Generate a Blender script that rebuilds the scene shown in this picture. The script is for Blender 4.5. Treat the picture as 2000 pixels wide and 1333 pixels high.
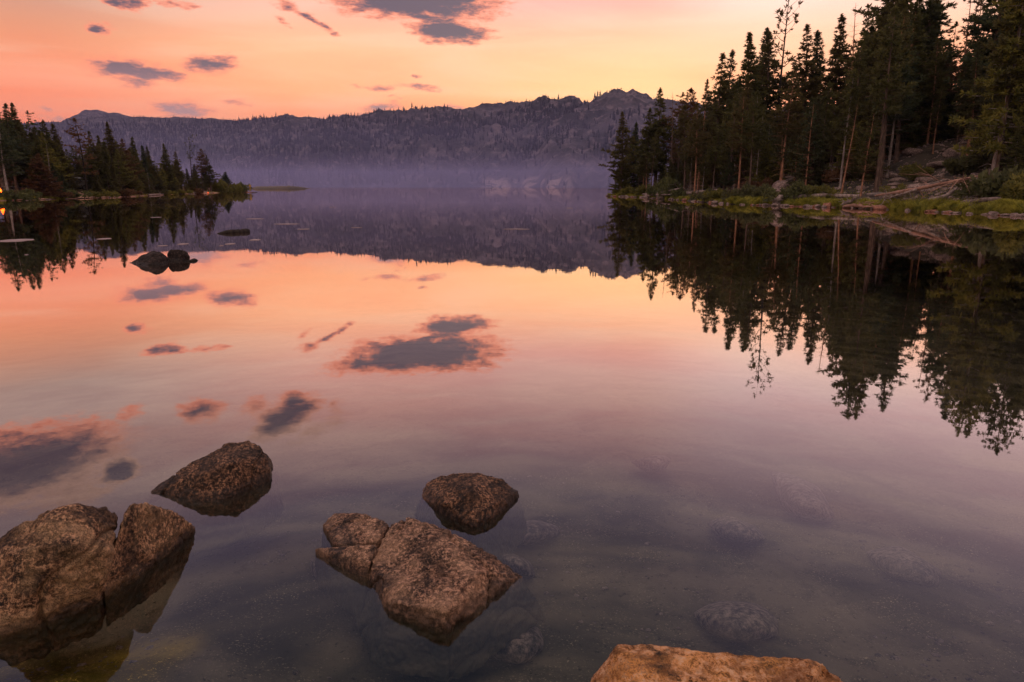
import bpy, bmesh, math, random
import numpy as np
from mathutils import Vector, Matrix, Euler
C = bpy.context.scene
COL = C.collection
R = math.radians
PI = math.pi
for o in list(bpy.data.objects):
    bpy.data.objects.remove(o)

# ------------------------------------------------------------------ camera
F = 1350.0; PITCH = R(12.69); CAMH = 1.5
cam = bpy.data.cameras.new('camera'); cam.sensor_width = 36; cam.lens = F * 36 / 2000
cam.clip_start = 0.05; cam.clip_end = 12000
camo = bpy.data.objects.new('camera', cam); COL.objects.link(camo)
camo.location = (0, 0, CAMH); camo.rotation_euler = (R(90) - PITCH, 0, 0)
C.camera = camo

# ------------------------------------------------------------------ exposure
C.view_settings.view_transform = 'Standard'; C.view_settings.look = 'None'
C.view_settings.exposure = 0.14; C.view_settings.gamma = 1.0
C.render.engine = 'CYCLES'
cy = C.cycles
cy.max_bounces = 7; cy.diffuse_bounces = 2; cy.glossy_bounces = 3; cy.transmission_bounces = 3
cy.transparent_max_bounces = 8; cy.volume_bounces = 1
cy.caustics_reflective = False; cy.caustics_refractive = False
cy.use_denoising = True
cy.sample_clamp_indirect = 6

# pixel of the 2000 x 1333 photograph -> direction / point in the place
def ray(px, py):
    cx = (px - 1000) / F; cyy = (666.5 - py) / F
    return np.array([cx, math.cos(PITCH) + cyy * math.sin(PITCH), -math.sin(PITCH) + cyy * math.cos(PITCH)])
def P(px, py, z=0.0):
    d = ray(px, py); t = (z - CAMH) / d[2]
    return np.array([d[0] * t, d[1] * t, z])
def azel(px, py, refl=False):
    d = ray(px, py); 
    return math.degrees(math.atan2(d[0], d[1])), math.degrees(math.atan2(-d[2] if refl else d[2], math.hypot(d[0], d[1])))
def XY(px, dist):
    a = math.atan((px - 1000) / F * math.cos(PITCH))
    return dist * math.sin(a), dist * math.cos(a)
def ztop(px, py, dist):
    d = ray(px, py)
    return CAMH + dist * d[2] / math.hypot(d[0], d[1])
def shore_dist(px, py):
    q = P(px, py); return math.hypot(q[0], q[1])

# ------------------------------------------------------------------ node helper
class NT:
    def __init__(s, tree): s.t = tree; s.n = tree.nodes; s.l = tree.links
    def add(s, typ, **kw):
        nd = s.n.new(typ)
        for k, v in kw.items(): setattr(nd, k, v)
        return nd
    def link(s, a, b): s.l.new(a, b)
    def put(s, sock, v):
        if isinstance(v, bpy.types.NodeSocket): s.l.new(v, sock)
        elif v is not None:
            if isinstance(v, (tuple, list)) and len(v) == 3 and sock.type == 'RGBA': v = (*v, 1)
            sock.default_value = v
    def math(s, op, a, b=None, c=None, clamp=False):
        nd = s.add('ShaderNodeMath', operation=op); nd.use_clamp = clamp
        s.put(nd.inputs[0], a)
        if b is not None: s.put(nd.inputs[1], b)
        if c is not None: s.put(nd.inputs[2], c)
        return nd.outputs[0]
    def mixc(s, f, a, b, mode='MIX'):
        nd = s.add('ShaderNodeMix', data_type='RGBA', blend_type=mode)
        s.put(nd.inputs[0], f); s.put(nd.inputs[6], a); s.put(nd.inputs[7], b)
        return nd.outputs[2]
    def rng(s, v, a, b, c=0.0, d=1.0, smooth=True):
        nd = s.add('ShaderNodeMapRange', interpolation_type='SMOOTHSTEP' if smooth else 'LINEAR')
        s.put(nd.inputs[0], v)
        for i, q in enumerate((a, b, c, d)): nd.inputs[1 + i].default_value = q
        return nd.outputs[0]
    def ramp(s, f, stops, interp='LINEAR'):
        nd = s.add('ShaderNodeValToRGB'); cr = nd.color_ramp; cr.interpolation = interp
        while len(cr.elements) < len(stops): cr.elements.new(0.5)
        for e, (p, c) in zip(cr.elements, stops):
            e.position = p; e.color = (*c, 1) if len(c) == 3 else c
        s.put(nd.inputs[0], f); return nd.outputs[0]
    def noise(s, vec, scale, detail=4, rough=0.55, dist=0.0, out=0):
        nd = s.add('ShaderNodeTexNoise'); nd.inputs['Scale'].default_value = scale
        nd.inputs['Detail'].default_value = detail; nd.inputs['Roughness'].default_value = rough
        nd.inputs['Distortion'].default_value = dist
        if vec is not None: s.put(nd.inputs['Vector'], vec)
        return nd.outputs[out]
    def mapping(s, vec, loc=(0,0,0), rot=(0,0,0), sc=(1,1,1), typ='POINT'):
        nd = s.add('ShaderNodeMapping', vector_type=typ); s.put(nd.inputs[0], vec)
        nd.inputs['Location'].default_value = loc; nd.inputs['Rotation'].default_value = rot
        nd.inputs['Scale'].default_value = sc; return nd.outputs[0]

# ------------------------------------------------------------------ world: afterglow sky with clouds, by direction
SUN_AZ, SUN_EL = 14.0, 3.0
SKY_GAIN = 1.0
world = bpy.data.worlds.new('World'); C.world = world; world.use_nodes = True
w = NT(world.node_tree); w.n.clear()
wo = w.add('ShaderNodeOutputWorld'); bg = w.add('ShaderNodeBackground')
tc = w.add('ShaderNodeTexCoord'); dirv = tc.outputs['Generated']
sep = w.add('ShaderNodeSeparateXYZ'); w.link(dirv, sep.inputs[0])
el = w.math('MULTIPLY', w.math('ARCSINE', sep.outputs[2]), 180 / PI)
az = w.math('MULTIPLY', w.math('ARCTAN2', sep.outputs[0], sep.outputs[1]), 180 / PI)
def col(stops):   # stops: (elevation, rgb); the unseen zenith is brightened as fill for upward faces
    return w.ramp(w.math('DIVIDE', w.math('MAXIMUM', el, 0.0), 90.0), [(e / 90.0, c) for e, c in stops])
left = col([(0, (1.0,.22,.06)), (3.5, (1.02,.21,.065)), (7, (1.0,.30,.14)), (10, (.76,.34,.21)), (13.5, (.48,.32,.29)), (18, (.52,.31,.28)), (27, (.23,.19,.30)), (40, (.11,.13,.22)), (56, (.50,.36,.34)), (90, (1.15,.78,.58))])
midl = col([(0, (1.05,.25,.05)), (4.5, (1.12,.28,.07)), (7, (1.12,.54,.28)), (10, (1.12,.62,.42)), (13.5, (.96,.48,.38)), (18, (.78,.41,.36)), (25, (.24,.185,.29)), (38, (.085,.11,.18)), (56, (.50,.36,.34)), (90, (1.15,.78,.58))])
midr = col([(0, (1.15,.36,.08)), (5.5, (1.18,.57,.18)), (7.2, (1.16,.72,.38)), (9.5, (1.12,.68,.46)), (13.5, (.93,.46,.41)), (18, (.76,.40,.38)), (25, (.25,.19,.29)), (38, (.085,.11,.18)), (56, (.50,.36,.34)), (90, (1.15,.78,.58))])
rite = col([(0, (1.4,.25,.03)), (6, (1.35,.42,.17)), (9, (1.15,.60,.42)), (13, (1.08,.74,.70)), (18, (.80,.53,.56)), (27, (.31,.25,.36)), (40, (.12,.13,.23)), (56, (.50,.36,.34)), (90, (1.15,.78,.58))])
back = col([(0, (.34,.27,.30)), (8, (.44,.34,.34)), (25, (.42,.32,.32)), (50, (.50,.36,.35)), (90, (.95,.66,.52))])  # unseen sky behind the camera, lifted as fill for camera-facing sides
sk = w.mixc(w.rng(az, -34, -14), left, midl)
sk = w.mixc(w.rng(az, -12, 6), sk, midr)
sk = w.mixc(w.rng(az, 9, 20), sk, rite)
sk = w.mixc(w.rng(w.math('ABSOLUTE', az), 60, 130), sk, back)
sk = w.mixc(w.rng(el, 16, 9), sk, w.mixc(1.0, sk, (1.04, .815, .54), 'MULTIPLY'))
# faint high streaks
ae = w.add('ShaderNodeCombineXYZ'); w.link(az, ae.inputs[0]); w.link(el, ae.inputs[1])
AE = ae.outputs[0]
st = w.noise(w.mapping(AE, sc=(.045, .34, 1), rot=(0, 0, R(4))), 1.0, 4, .55, .6)
sk = w.mixc(w.rng(st, .42, .72, 0, .42), sk, w.mixc(1.0, sk, (.98,.80,.78), 'MULTIPLY'))
sk = w.mixc(w.rng(st, .60, .30, 0, .22), sk, (1., .72, .55))
# clouds: (px, py, rx, ry, rot deg, weight, reflected)
CL = [(790,-6,185,32,6,1.2,0),(880,62,80,25,4,1.2,0),(905,58,60,13,0,.9,0),(845,35,75,24,12,.8,0),(900,10,62,18,4,.9,0),(690,6,60,12,10,.7,0),
 (262,137,98,21,5,1.05,0),(410,126,56,20,-3,.95,0),(262,160,56,16,6,.65,0),(200,140,38,15,-14,.6,0),
 (186,58,32,10,12,.8,0),(235,5,48,13,8,.9,0),(335,8,40,9,6,.55,0),(560,10,34,11,6,.6,0),(610,38,38,8,24,.72,0),(553,44,22,6,30,.5,0),(656,64,14,6,10,.5,0),
 (355,214,62,20,3,.9,0),(305,212,25,8,0,.45,0),(458,197,45,7,4,.55,0),(748,171,32,8,0,.62,0),(825,172,46,8,7,.62,0),(820,150,13,4,0,.5,0),(697,170,14,5,0,.4,0),
 (745,212,46,12,-5,.7,0),(720,228,62,11,-5,.7,0),(872,212,40,9,-2,.55,0),(765,190,16,4,0,.45,0),(85,215,24,7,8,.55,0),(100,233,40,9,5,.6,0),(655,232,40,8,0,.5,0),
 # those that only the water shows
 (830,690,150,34,0,1.3,1),(940,712,45,16,0,.7,1),(700,690,32,14,0,.6,1),(890,632,60,14,-10,.85,1),
 (340,684,36,8,0,.75,1),(430,682,30,7,-4,.55,1),(284,643,24,7,-8,.5,1),(650,655,40,9,-25,.45,1),
 (395,800,52,24,4,.72,1),(500,795,38,26,0,.6,1),(560,815,75,30,-25,.92,1),(575,785,36,24,0,.8,1),(258,803,38,15,-8,.68,1),(655,795,24,20,0,.4,1),(620,840,80,24,-20,.4,1),
 (60,905,200,70,-8,.95,1),(20,860,90,40,0,.7,1),(232,920,46,24,0,.95,1),(140,960,110,40,0,.55,1),(110,850,90,30,-10,.5,1)]
wn = w.add('ShaderNodeTexNoise'); wn.inputs['Scale'].default_value = 1.0; wn.inputs['Detail'].default_value = 5; wn.inputs['Roughness'].default_value = .6
w.link(w.mapping(AE, sc=(.42, .9, 1)), wn.inputs['Vector'])
sub = w.add('ShaderNodeVectorMath', operation='SUBTRACT'); w.link(wn.outputs['Color'], sub.inputs[0]); sub.inputs[1].default_value = (.5,.5,.5)
mad = w.add('ShaderNodeVectorMath', operation='MULTIPLY_ADD'); w.link(sub.outputs[0], mad.inputs[0]); mad.inputs[1].default_value = (2.6, 1.1, 0); w.link(AE, mad.inputs[2])
AEW = mad.outputs[0]
field = None
for (px, py, rx, ry, ro, wt, rf) in CL:
    a0, e0 = azel(px, py, rf); a1, _ = azel(px + rx, py, rf); _, e1 = azel(px, py + ry, rf)
    sx, sy = max(abs(a1 - a0), .2) * 1.25, max(abs(e1 - e0), .12) * 1.3
    v = w.mapping(AEW, loc=(a0, e0, 0), rot=(0, 0, R(ro if rf else -ro)), sc=(sx, sy, 1), typ='TEXTURE')
    ln = w.add('ShaderNodeVectorMath', operation='LENGTH'); w.link(v, ln.inputs[0])
    b = w.rng(ln.outputs['Value'], 0.05, 1.25, wt + (.2 if wt > .7 else .12 if not rf else 0), 0.0)
    field = b if field is None else w.math('MAXIMUM', field, b)
cn = w.noise(w.mapping(AE, sc=(.75, 2.3, 1), rot=(0, 0, R(-6))), 1.0, 9, .68)
m = w.math('SUBTRACT', field, w.math('MULTIPLY', w.math('SUBTRACT', .57, cn), w.rng(el, 14.5, 19, 2.0, 1.0)))
m2 = w.math('MULTIPLY', m, w.rng(field, .02, .3))
core = w.mixc(w.rng(el, 4, 9.5), (.46,.19,.20), (.085,.035,.060))
core = w.mixc(w.rng(el, 17, 26), core, (.13,.11,.18))
edge = w.mixc(w.rng(el, 5, 12), (1.0,.25,.11), (.95,.24,.11))
edge = w.mixc(w.rng(el, 15, 20), edge, (.60,.33,.25))
cc = w.mixc(w.rng(m2, .30, .95), edge, core)
sk = w.mixc(w.rng(m2, .0, .55, 0, .97), sk, cc)
nis = w.add('ShaderNodeTexSky', sky_type='NISHITA'); nis.sun_disc = False
nis.sun_elevation = R(SUN_EL); nis.sun_rotation = R(SUN_AZ); nis.altitude = 2500; nis.dust_density = 2.0
sk = w.mixc(.03, sk, nis.outputs[0], 'ADD')
w.link(sk, bg.inputs[0]); bg.inputs[1].default_value = SKY_GAIN
w.link(bg.outputs[0], wo.inputs[0])
world.cycles.sampling_method = 'MANUAL'; world.cycles.sample_map_resolution = 1024

# ------------------------------------------------------------------ sun: just above the far ridge line, soft and weak
sl = bpy.data.lights.new('sun', 'SUN'); sl.energy = 0.5; sl.angle = R(4); sl.color = (1, .55, .32)
so = bpy.data.objects.new('sun', sl); COL.objects.link(so)
so.rotation_euler = Vector((math.sin(R(SUN_AZ)) * math.cos(R(SUN_EL)), math.cos(R(SUN_AZ)) * math.cos(R(SUN_EL)), math.sin(R(SUN_EL)))).to_track_quat('Z', 'Y').to_euler()

# ------------------------------------------------------------------ numpy noise
def _h(ix, iy, iz, s):
    n = (ix * 374761393 + iy * 668265263 + iz * 2147483647 + s * 144665) & 0xFFFFFFFF
    n = ((n ^ (n >> 13)) * 1274126177) & 0xFFFFFFFF
    n = ((n ^ (n >> 16)) * 2246822519) & 0xFFFFFFFF
    return ((n ^ (n >> 15)) & 0xFFFFFF) / float(0xFFFFFF)
def vnoise(p, s=0):
    i = np.floor(p).astype(np.int64); f = p - i; f = f * f * f * (f * (f * 6 - 15) + 10)
    r = 0
    for dx in (0, 1):
        wx = f[:, 0] if dx else 1 - f[:, 0]
        for dy in (0, 1):
            wy = f[:, 1] if dy else 1 - f[:, 1]
            for dz in (0, 1):
                wz = f[:, 2] if dz else 1 - f[:, 2]
                r = r + wx * wy * wz * _h(i[:, 0] + dx, i[:, 1] + dy, i[:, 2] + dz, s)
    return r * 2 - 1
def fbm(p, octv=4, s=0, gain=.5, ridge=False):
    a = 1.0; r = 0; q = np.array(p, float)
    for k in range(octv):
        n = vnoise(q, s + k * 17)
        if ridge: n = 1 - 2 * np.abs(n)
        r = r + a * n; a *= gain; q = q * 2.03 + 11.7
    return r
def fb2(x, y, sc, octv=4, s=0, **k):
    x = np.atleast_1d(np.asarray(x, float)).ravel(); y = np.atleast_1d(np.asarray(y, float)).ravel()
    return fbm(np.stack([x * sc, y * sc, np.full_like(x, s * 3.7)], 1), octv, s, **k)

# ------------------------------------------------------------------ object helpers
def mesh_np(name, V, T, mats=None, smooth=False, mi=None):
    V = np.asarray(V, np.float32); T = np.asarray(T, np.int32); k = T.shape[1]
    me = bpy.data.meshes.new(name); me.vertices.add(len(V)); me.vertices.foreach_set('co', V.ravel())
    me.loops.add(T.size); me.loops.foreach_set('vertex_index', T.ravel())
    me.polygons.add(len(T)); me.polygons.foreach_set('loop_start', np.arange(0, T.size, k, dtype=np.int32))
    me.polygons.foreach_set('loop_total', np.full(len(T), k, np.int32))
    if mi is not None: me.polygons.foreach_set('material_index', np.asarray(mi, np.int32))
    me.polygons.foreach_set('use_smooth', np.full(len(T), smooth))
    for m_ in (mats if isinstance(mats, (list, tuple)) else [mats] if mats else []): me.materials.append(m_)
    me.update(calc_edges=True); return me
def link(name, me, parent=None, loc=None):
    o = bpy.data.objects.new(name, me); COL.objects.link(o)
    if parent is not None: o.parent = parent
    if loc is not None: o.location = loc
    return o
def tag(o, label=None, cat=None, group=None, kind=None):
    if label: o['label'] = label
    if cat: o['category'] = cat
    if group: o['group'] = group
    if kind: o['kind'] = kind
    return o
def empty(name, loc, rz=0.0):
    o = bpy.data.objects.new(name, None); COL.objects.link(o); o.location = loc; o.rotation_euler = (0, 0, rz)
    o.empty_display_size = .2; return o
class MB:                                       # mesh collector
    def __init__(s): s.v = []; s.f = []; s.n = 0
    def add(s, V, Fc):
        V = np.asarray(V, float); s.v.append(V); s.f.extend([tuple(i + s.n for i in f) for f in Fc]); s.n += len(V)
    def tube(s, pts, rad, k=6, cap=True):
        pts = np.asarray(pts, float); n = len(pts)
        if np.isscalar(rad): rad = [rad] * n
        V = []; 
        for i in range(n):
            d = pts[min(i + 1, n - 1)] - pts[max(i - 1, 0)]; d = d / (np.linalg.norm(d) + 1e-9)
            a = np.cross(d, [0, 0, 1.0] if abs(d[2]) < .9 else [1.0, 0, 0]); a /= np.linalg.norm(a); b = np.cross(d, a)
            for j in range(k):
                t = 2 * PI * j / k; V.append(pts[i] + rad[i] * (math.cos(t) * a + math.sin(t) * b))
        Fc = [(i * k + j, i * k + (j + 1) % k, (i + 1) * k + (j + 1) % k, (i + 1) * k + j) for i in range(n - 1) for j in range(k)]
        if cap: Fc += [tuple(range(k))[::-1], tuple((n - 1) * k + j for j in range(k))]
        s.add(V, Fc)
    def box(s, c, d, rz=0.0):
        V = []
        for sx in (-1, 1):
            for sy in (-1, 1):
                for sz in (-1, 1):
                    x, y = sx * d[0] / 2, sy * d[1] / 2
                    V.append((c[0] + x * math.cos(rz) - y * math.sin(rz), c[1] + x * math.sin(rz) + y * math.cos(rz), c[2] + sz * d[2] / 2))
        s.add(V, [(0,1,3,2),(4,6,7,5),(0,4,5,1),(2,3,7,6),(0,2,6,4),(1,5,7,3)])
    def mesh(s, name, mats, smooth=False):
        me = bpy.data.meshes.new(name); me.from_pydata([tuple(v) for v in np.concatenate(s.v)], [], s.f)
        for m_ in (mats if isinstance(mats, (list, tuple)) else [mats]): me.materials.append(m_)
        me.polygons.foreach_set('use_smooth', [smooth] * len(me.polygons)); me.update(); return me

# ------------------------------------------------------------------ materials
def material(name):
    m_ = bpy.data.materials.new(name); m_.use_nodes = True; t = NT(m_.node_tree); t.n.clear()
    o = t.add('ShaderNodeOutputMaterial'); b = t.add('ShaderNodeBsdfPrincipled'); t.link(b.outputs[0], o.inputs[0])
    return m_, t, b, o
def bump(t, b, h, strength=.5, dist=.02):
    bn = t.add('ShaderNodeBump'); bn.inputs['Strength'].default_value = strength; bn.inputs['Distance'].default_value = dist
    t.link(h, bn.inputs['Height']); t.link(bn.outputs[0], b.inputs['Normal'])
def rock_mat(name, dark, mid, light, scale=1.0, lichen=None, lich_amt=.5, wet_shade=True, black=False):
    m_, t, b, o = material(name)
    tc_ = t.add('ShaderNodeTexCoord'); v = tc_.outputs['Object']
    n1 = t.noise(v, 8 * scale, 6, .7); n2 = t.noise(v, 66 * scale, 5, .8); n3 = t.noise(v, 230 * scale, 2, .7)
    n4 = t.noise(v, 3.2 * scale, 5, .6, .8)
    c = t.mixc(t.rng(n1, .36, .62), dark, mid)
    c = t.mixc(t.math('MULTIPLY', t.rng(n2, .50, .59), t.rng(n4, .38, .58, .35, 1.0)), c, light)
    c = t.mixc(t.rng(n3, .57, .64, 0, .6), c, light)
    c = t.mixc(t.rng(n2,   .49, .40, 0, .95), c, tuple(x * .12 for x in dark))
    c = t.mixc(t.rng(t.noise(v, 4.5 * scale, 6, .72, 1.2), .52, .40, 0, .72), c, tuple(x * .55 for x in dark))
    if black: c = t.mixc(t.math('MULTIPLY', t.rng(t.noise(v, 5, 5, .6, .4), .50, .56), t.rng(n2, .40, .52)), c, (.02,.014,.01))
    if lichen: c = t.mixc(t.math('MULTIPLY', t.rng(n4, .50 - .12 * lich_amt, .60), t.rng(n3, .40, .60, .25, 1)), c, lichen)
    geo = t.add('ShaderNodeNewGeometry'); sp = t.add('ShaderNodeSeparateXYZ'); t.link(geo.outputs['Position'], sp.inputs[0])
    if wet_shade:
        wz = t.rng(t.math('ADD', sp.outputs[2], t.math('MULTIPLY', t.math('SUBTRACT', n1, .5), .06)), .010, .070, 1, 0)  # wet band at the waterline, widened to paint the front faces darker
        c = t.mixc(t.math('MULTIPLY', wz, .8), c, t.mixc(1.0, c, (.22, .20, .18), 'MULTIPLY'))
        c = t.mixc(t.rng(sp.outputs[2], -.004, -.03), c, t.mixc(t.rng(n1, .38, .62), (.036,.032,.016), (.078,.064,.036)))  # underwater shade and absorption painted into a dark olive colour
        t.link(t.rng(wz, 0, 1, .78, .3), b.inputs['Roughness'])
    else: b.inputs['Roughness'].default_value = .85
    t.link(c, b.inputs['Base Color'])
    h = t.math('ADD', t.math('MULTIPLY', n2, 1.0), t.math('MULTIPLY', n3, .5)); h = t.math('ADD', h, t.math('MULTIPLY', n1, 1.4))
    bump(t, b, h, .8, .010 / scale if scale < 1 else .010)
    return m_
M = {}
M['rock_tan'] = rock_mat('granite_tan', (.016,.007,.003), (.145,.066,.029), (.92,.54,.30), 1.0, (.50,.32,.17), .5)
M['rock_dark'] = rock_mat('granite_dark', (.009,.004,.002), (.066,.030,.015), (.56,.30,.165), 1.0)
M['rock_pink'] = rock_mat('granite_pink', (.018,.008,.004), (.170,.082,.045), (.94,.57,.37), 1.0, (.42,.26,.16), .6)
M['rock_orange'] = rock_mat('granite_orange', (.42,.17,.055), (.86,.42,.17), (.92,.64,.42), .8, (.90,.42,.12), .6, wet_shade=False, black=True)
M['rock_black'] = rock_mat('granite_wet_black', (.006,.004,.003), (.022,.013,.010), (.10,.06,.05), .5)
M['rock_sunk'] = rock_mat('granite_under_water', (.09,.07,.055), (.20,.15,.12), (.34,.25,.21), .5, wet_shade=False)
M['rock_far'] = rock_mat('shore_stone', (.22,.155,.14), (.50,.37,.33), (.66,.52,.46), .22, wet_shade=False)
M['rock_rust'] = rock_mat('shore_stone_rust', (.30,.12,.07), (.55,.24,.15), (.62,.36,.27), .22, wet_shade=False)

def ground_mat(name, cols, sc=(1., 6.), sand=None):
    m_, t, b, o = material(name); g = t.add('ShaderNodeNewGeometry'); v = g.outputs['Position']
    n1 = t.noise(v, sc[0], 6, .6); n2 = t.noise(v, sc[1], 5, .7)
    c = t.mixc(t.rng(n1, .4, .6), cols[0], cols[1]); c = t.mixc(t.rng(n2, .5, .68), c, cols[2])
    if sand:
        sp = t.add('ShaderNodeSeparateXYZ'); t.link(v, sp.inputs[0])
        c = t.mixc(t.rng(t.math('ADD', sp.outputs[2], t.math('MULTIPLY', t.math('SUBTRACT', n1, .5), .5)), .55, 1.05, 1, 0), c, sand)
    t.link(c, b.inputs['Base Color']); b.inputs['Roughness'].default_value = .95
    bump(t, b, n2, .7, .15); return m_
M['bank'] = ground_mat('forest_floor', ((.035,.030,.022), (.09,.075,.055), (.16,.13,.11)), (.35, 2.5))
M['bank_left'] = ground_mat('forest_floor_sandy', ((.05,.035,.022), (.12,.075,.05), (.20,.13,.09)), (.3, 2.0), (.58,.34,.25))

def foliage(name, a, b_, c_, scale=1.4):
    m_, t, b, o = material(name); oi = t.add('ShaderNodeObjectInfo'); g = t.add('ShaderNodeNewGeometry')
    n = t.noise(g.outputs['Position'], scale, 3, .6)
    k = t.mixc(t.rng(n, .36, .64), a, b_)
    k = t.mixc(t.rng(oi.outputs['Random'], .35, 1.0, 0, .75), k, c_)
    t.link(k, b.inputs['Base Color']); b.inputs['Roughness'].default_value = .75
    b.inputs['Specular IOR Level'].default_value = .2
    tl = t.add('ShaderNodeBsdfTranslucent'); t.link(t.mixc(1.0, k, (1.5, 1.4, 1.0), 'MULTIPLY'), tl.inputs[0]); mx = t.add('ShaderNodeMixShader'); mx.inputs[0].default_value = .38
    t.link(b.outputs[0], mx.inputs[1]); t.link(tl.outputs[0], mx.inputs[2]); t.link(mx.outputs[0], o.inputs[0])
    return m_
M['pine'] = foliage('pine_needles', (.085,.095,.045), (.15,.15,.060), (.14,.115,.055))
M['spruce'] = foliage('spruce_needles', (.065,.090,.062), (.11,.13,.068), (.12,.115,.06))
M['olive'] = foliage('olive_needles', (.15,.16,.05), (.27,.25,.07), (.19,.19,.07))
M['rust'] = foliage('browned_needles', (.14,.08,.05), (.20,.12,.07), (.13,.10,.07))
M['willow'] = foliage('willow_leaves', (.10,.12,.06), (.19,.21,.09), (.15,.15,.09), 2.5)
M['grass'] = foliage('grass_blades', (.13,.15,.03), (.48,.46,.09), (.30,.30,.06), 2.2)
M['reed'] = foliage('reed_blades', (.30,.28,.20), (.42,.36,.26), (.36,.32,.22), .1)
def bark(name, a, b_, scale=3.0):
    m_, t, b, o = material(name); tc_ = t.add('ShaderNodeTexCoord')
    n = t.noise(t.mapping(tc_.outputs['Object'], sc=(1, 1, .25)), scale * 2.2, 6, .7)
    n2 = t.noise(tc_.outputs['Object'], scale * .2, 3, .5)
    k = t.mixc(t.rng(n, .38, .62), a, b_); k = t.mixc(t.rng(n2, .45, .62, 0, .6), k, tuple(x * .45 for x in a))
    t.link(k, b.inputs['Base Color']); b.inputs['Roughness'].default_value = .9; bump(t, b, n, .8, .04); return m_
M['bark_red'] = bark('bark_red', (.30,.14,.085), (.64,.34,.20))
M['bark_brown'] = bark('bark_brown', (.10,.065,.05), (.24,.16,.12))
M['bark_grey'] = bark('bark_grey', (.22,.18,.17), (.52,.44,.39))
M['bark_black'] = bark('bark_black', (.02,.016,.014), (.06,.045,.035))
M['driftwood'] = bark('driftwood', (.26,.20,.18), (.52,.42,.38))
M['log_pink'] = bark('fresh_log', (.46,.25,.18), (.72,.44,.33))
def plain(name, colr, rough=.6, metal=0.0, emit=None, es=0.0):
    m_, t, b, o = material(name); g = t.add('ShaderNodeNewGeometry'); n = t.noise(g.outputs['Position'], 3, 3)
    t.link(t.mixc(t.rng(n, .3, .7), colr, tuple(x * .8 for x in colr)), b.inputs['Base Color'])
    b.inputs['Roughness'].default_value = rough; b.inputs['Metallic'].default_value = metal
    if emit: b.inputs['Emission Color'].default_value = (*emit, 1); b.inputs['Emission Strength'].default_value = es
    return m_

# ------------------------------------------------------------------ water
def water_mat():
    m_ = bpy.data.materials.new('lake_water'); m_.use_nodes = True; t = NT(m_.node_tree); t.n.clear()
    o = t.add('ShaderNodeOutputMaterial'); gl = t.add('ShaderNodeBsdfGlossy'); tr = t.add('ShaderNodeBsdfTransparent')
    mx = t.add('ShaderNodeMixShader'); g = t.add('ShaderNodeNewGeometry')
    dt = t.add('ShaderNodeVectorMath', operation='DOT_PRODUCT'); t.link(g.outputs['Incoming'], dt.inputs[0]); t.link(g.outputs['Normal'], dt.inputs[1])
    c = t.math('ABSOLUTE', dt.outputs['Value'])
    s_ = lambda a: math.sin(R(a))
    f = t.ramp(c, [(0, (.98,)*3), (s_(4), (.93,)*3), (s_(9), (.84,)*3), (s_(14), (.60,)*3), (s_(19), (.38,)*3), (s_(24), (.24,)*3), (s_(29), (.14,)*3), (s_(38), (.07,)*3), (1, (.03,)*3)])
    gl.inputs['Roughness'].default_value = .012; gl.inputs['Color'].default_value = (1, .92, .88, 1)
    tr.inputs['Color'].default_value = (.80, .86, .84, 1)
    v = g.outputs['Position']
    n = t.noise(t.mapping(v, sc=(.5, .5, 1)), 1.0, 3, .5)
    n2 = t.noise(v, 5.0, 3, .6)
    h = t.math('ADD', t.math('MULTIPLY', n, .0045), t.math('MULTIPLY', n2, .0007))
    bn = t.add('ShaderNodeBump'); bn.inputs['Strength'].default_value = .22; bn.inputs['Distance'].default_value = 1.0
    t.link(h, bn.inputs['Height']); t.link(bn.outputs[0], gl.inputs['Normal'])
    t.link(f, mx.inputs[0]); t.link(tr.outputs[0], mx.inputs[1]); t.link(gl.outputs[0], mx.inputs[2]); t.link(mx.outputs[0], o.inputs[0])
    return m_
me = bpy.data.meshes.new('water'); me.from_pydata([(-2850,-60,0),(2850,-60,0),(2850,3050,0),(-2850,3050,0)], [], [(0,1,2,3)])
me.materials.append(water_mat()); tag(link('water', me), 'still lake surface mirroring the sunset sky', kind='structure')

# ------------------------------------------------------------------ lake bed
def bed_z(x, y):
    d = np.hypot(x, y)
    z = -np.interp(d, [0, 1.2, 2.2, 4, 7, 12, 25, 60, 4000], [.05, .20, .27, .42, .8, 1.6, 3.2, 6, 6])
    z = np.where(d < 12, z + .15 * np.exp(-(((x + 1.3) / .6) ** 2 + ((y - 1.95) / .38) ** 2)) * np.clip((-z) / .25, 0, 1), z)
    return np.minimum(z, -.05) if np.ndim(z) else z
def bed_mat():
    m_, t, b, o = material('lake_bed'); g = t.add('ShaderNodeNewGeometry'); v = g.outputs['Position']
    n0 = t.noise(v, 1.1, 4, .55, .5); n1 = t.noise(v, 7, 6, .65); n2 = t.noise(v, 90, 3, .8); n3 = t.noise(v, 34, 4, .7)
    c = t.mixc(t.rng(n0, .38, .62), (.050,.045,.033), (.185,.150,.105))
    c = t.mixc(t.rng(n1, .48, .66, 0, .6), c, (.06,.055,.04))
    c = t.mixc(t.math('MULTIPLY', t.rng(n2, .56, .70), t.rng(n1, .40, .60)), c, (.48,.37,.24))
    c = t.mixc(t.rng(n3, .40, .30), c, (.03,.028,.02))
    sp = t.add('ShaderNodeSeparateXYZ'); t.link(v, sp.inputs[0])
    alg = t.math('MULTIPLY', t.math('MULTIPLY', t.rng(sp.outputs[0], -1.14, -1.3), t.rng(sp.outputs[1], 2.6, 2.3)), t.rng(n1, .25, .5, .6, 1))
    c = t.mixc(alg, c, t.mixc(1.0, c, (2.0, 1.7, .40), 'MULTIPLY'))
    t.link(c, b.inputs['Base Color']); b.inputs['Roughness'].default_value = 1
    b.inputs['Specular IOR Level'].default_value = 0
    bump(t, b, n3, .8, .02); return m_
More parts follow.
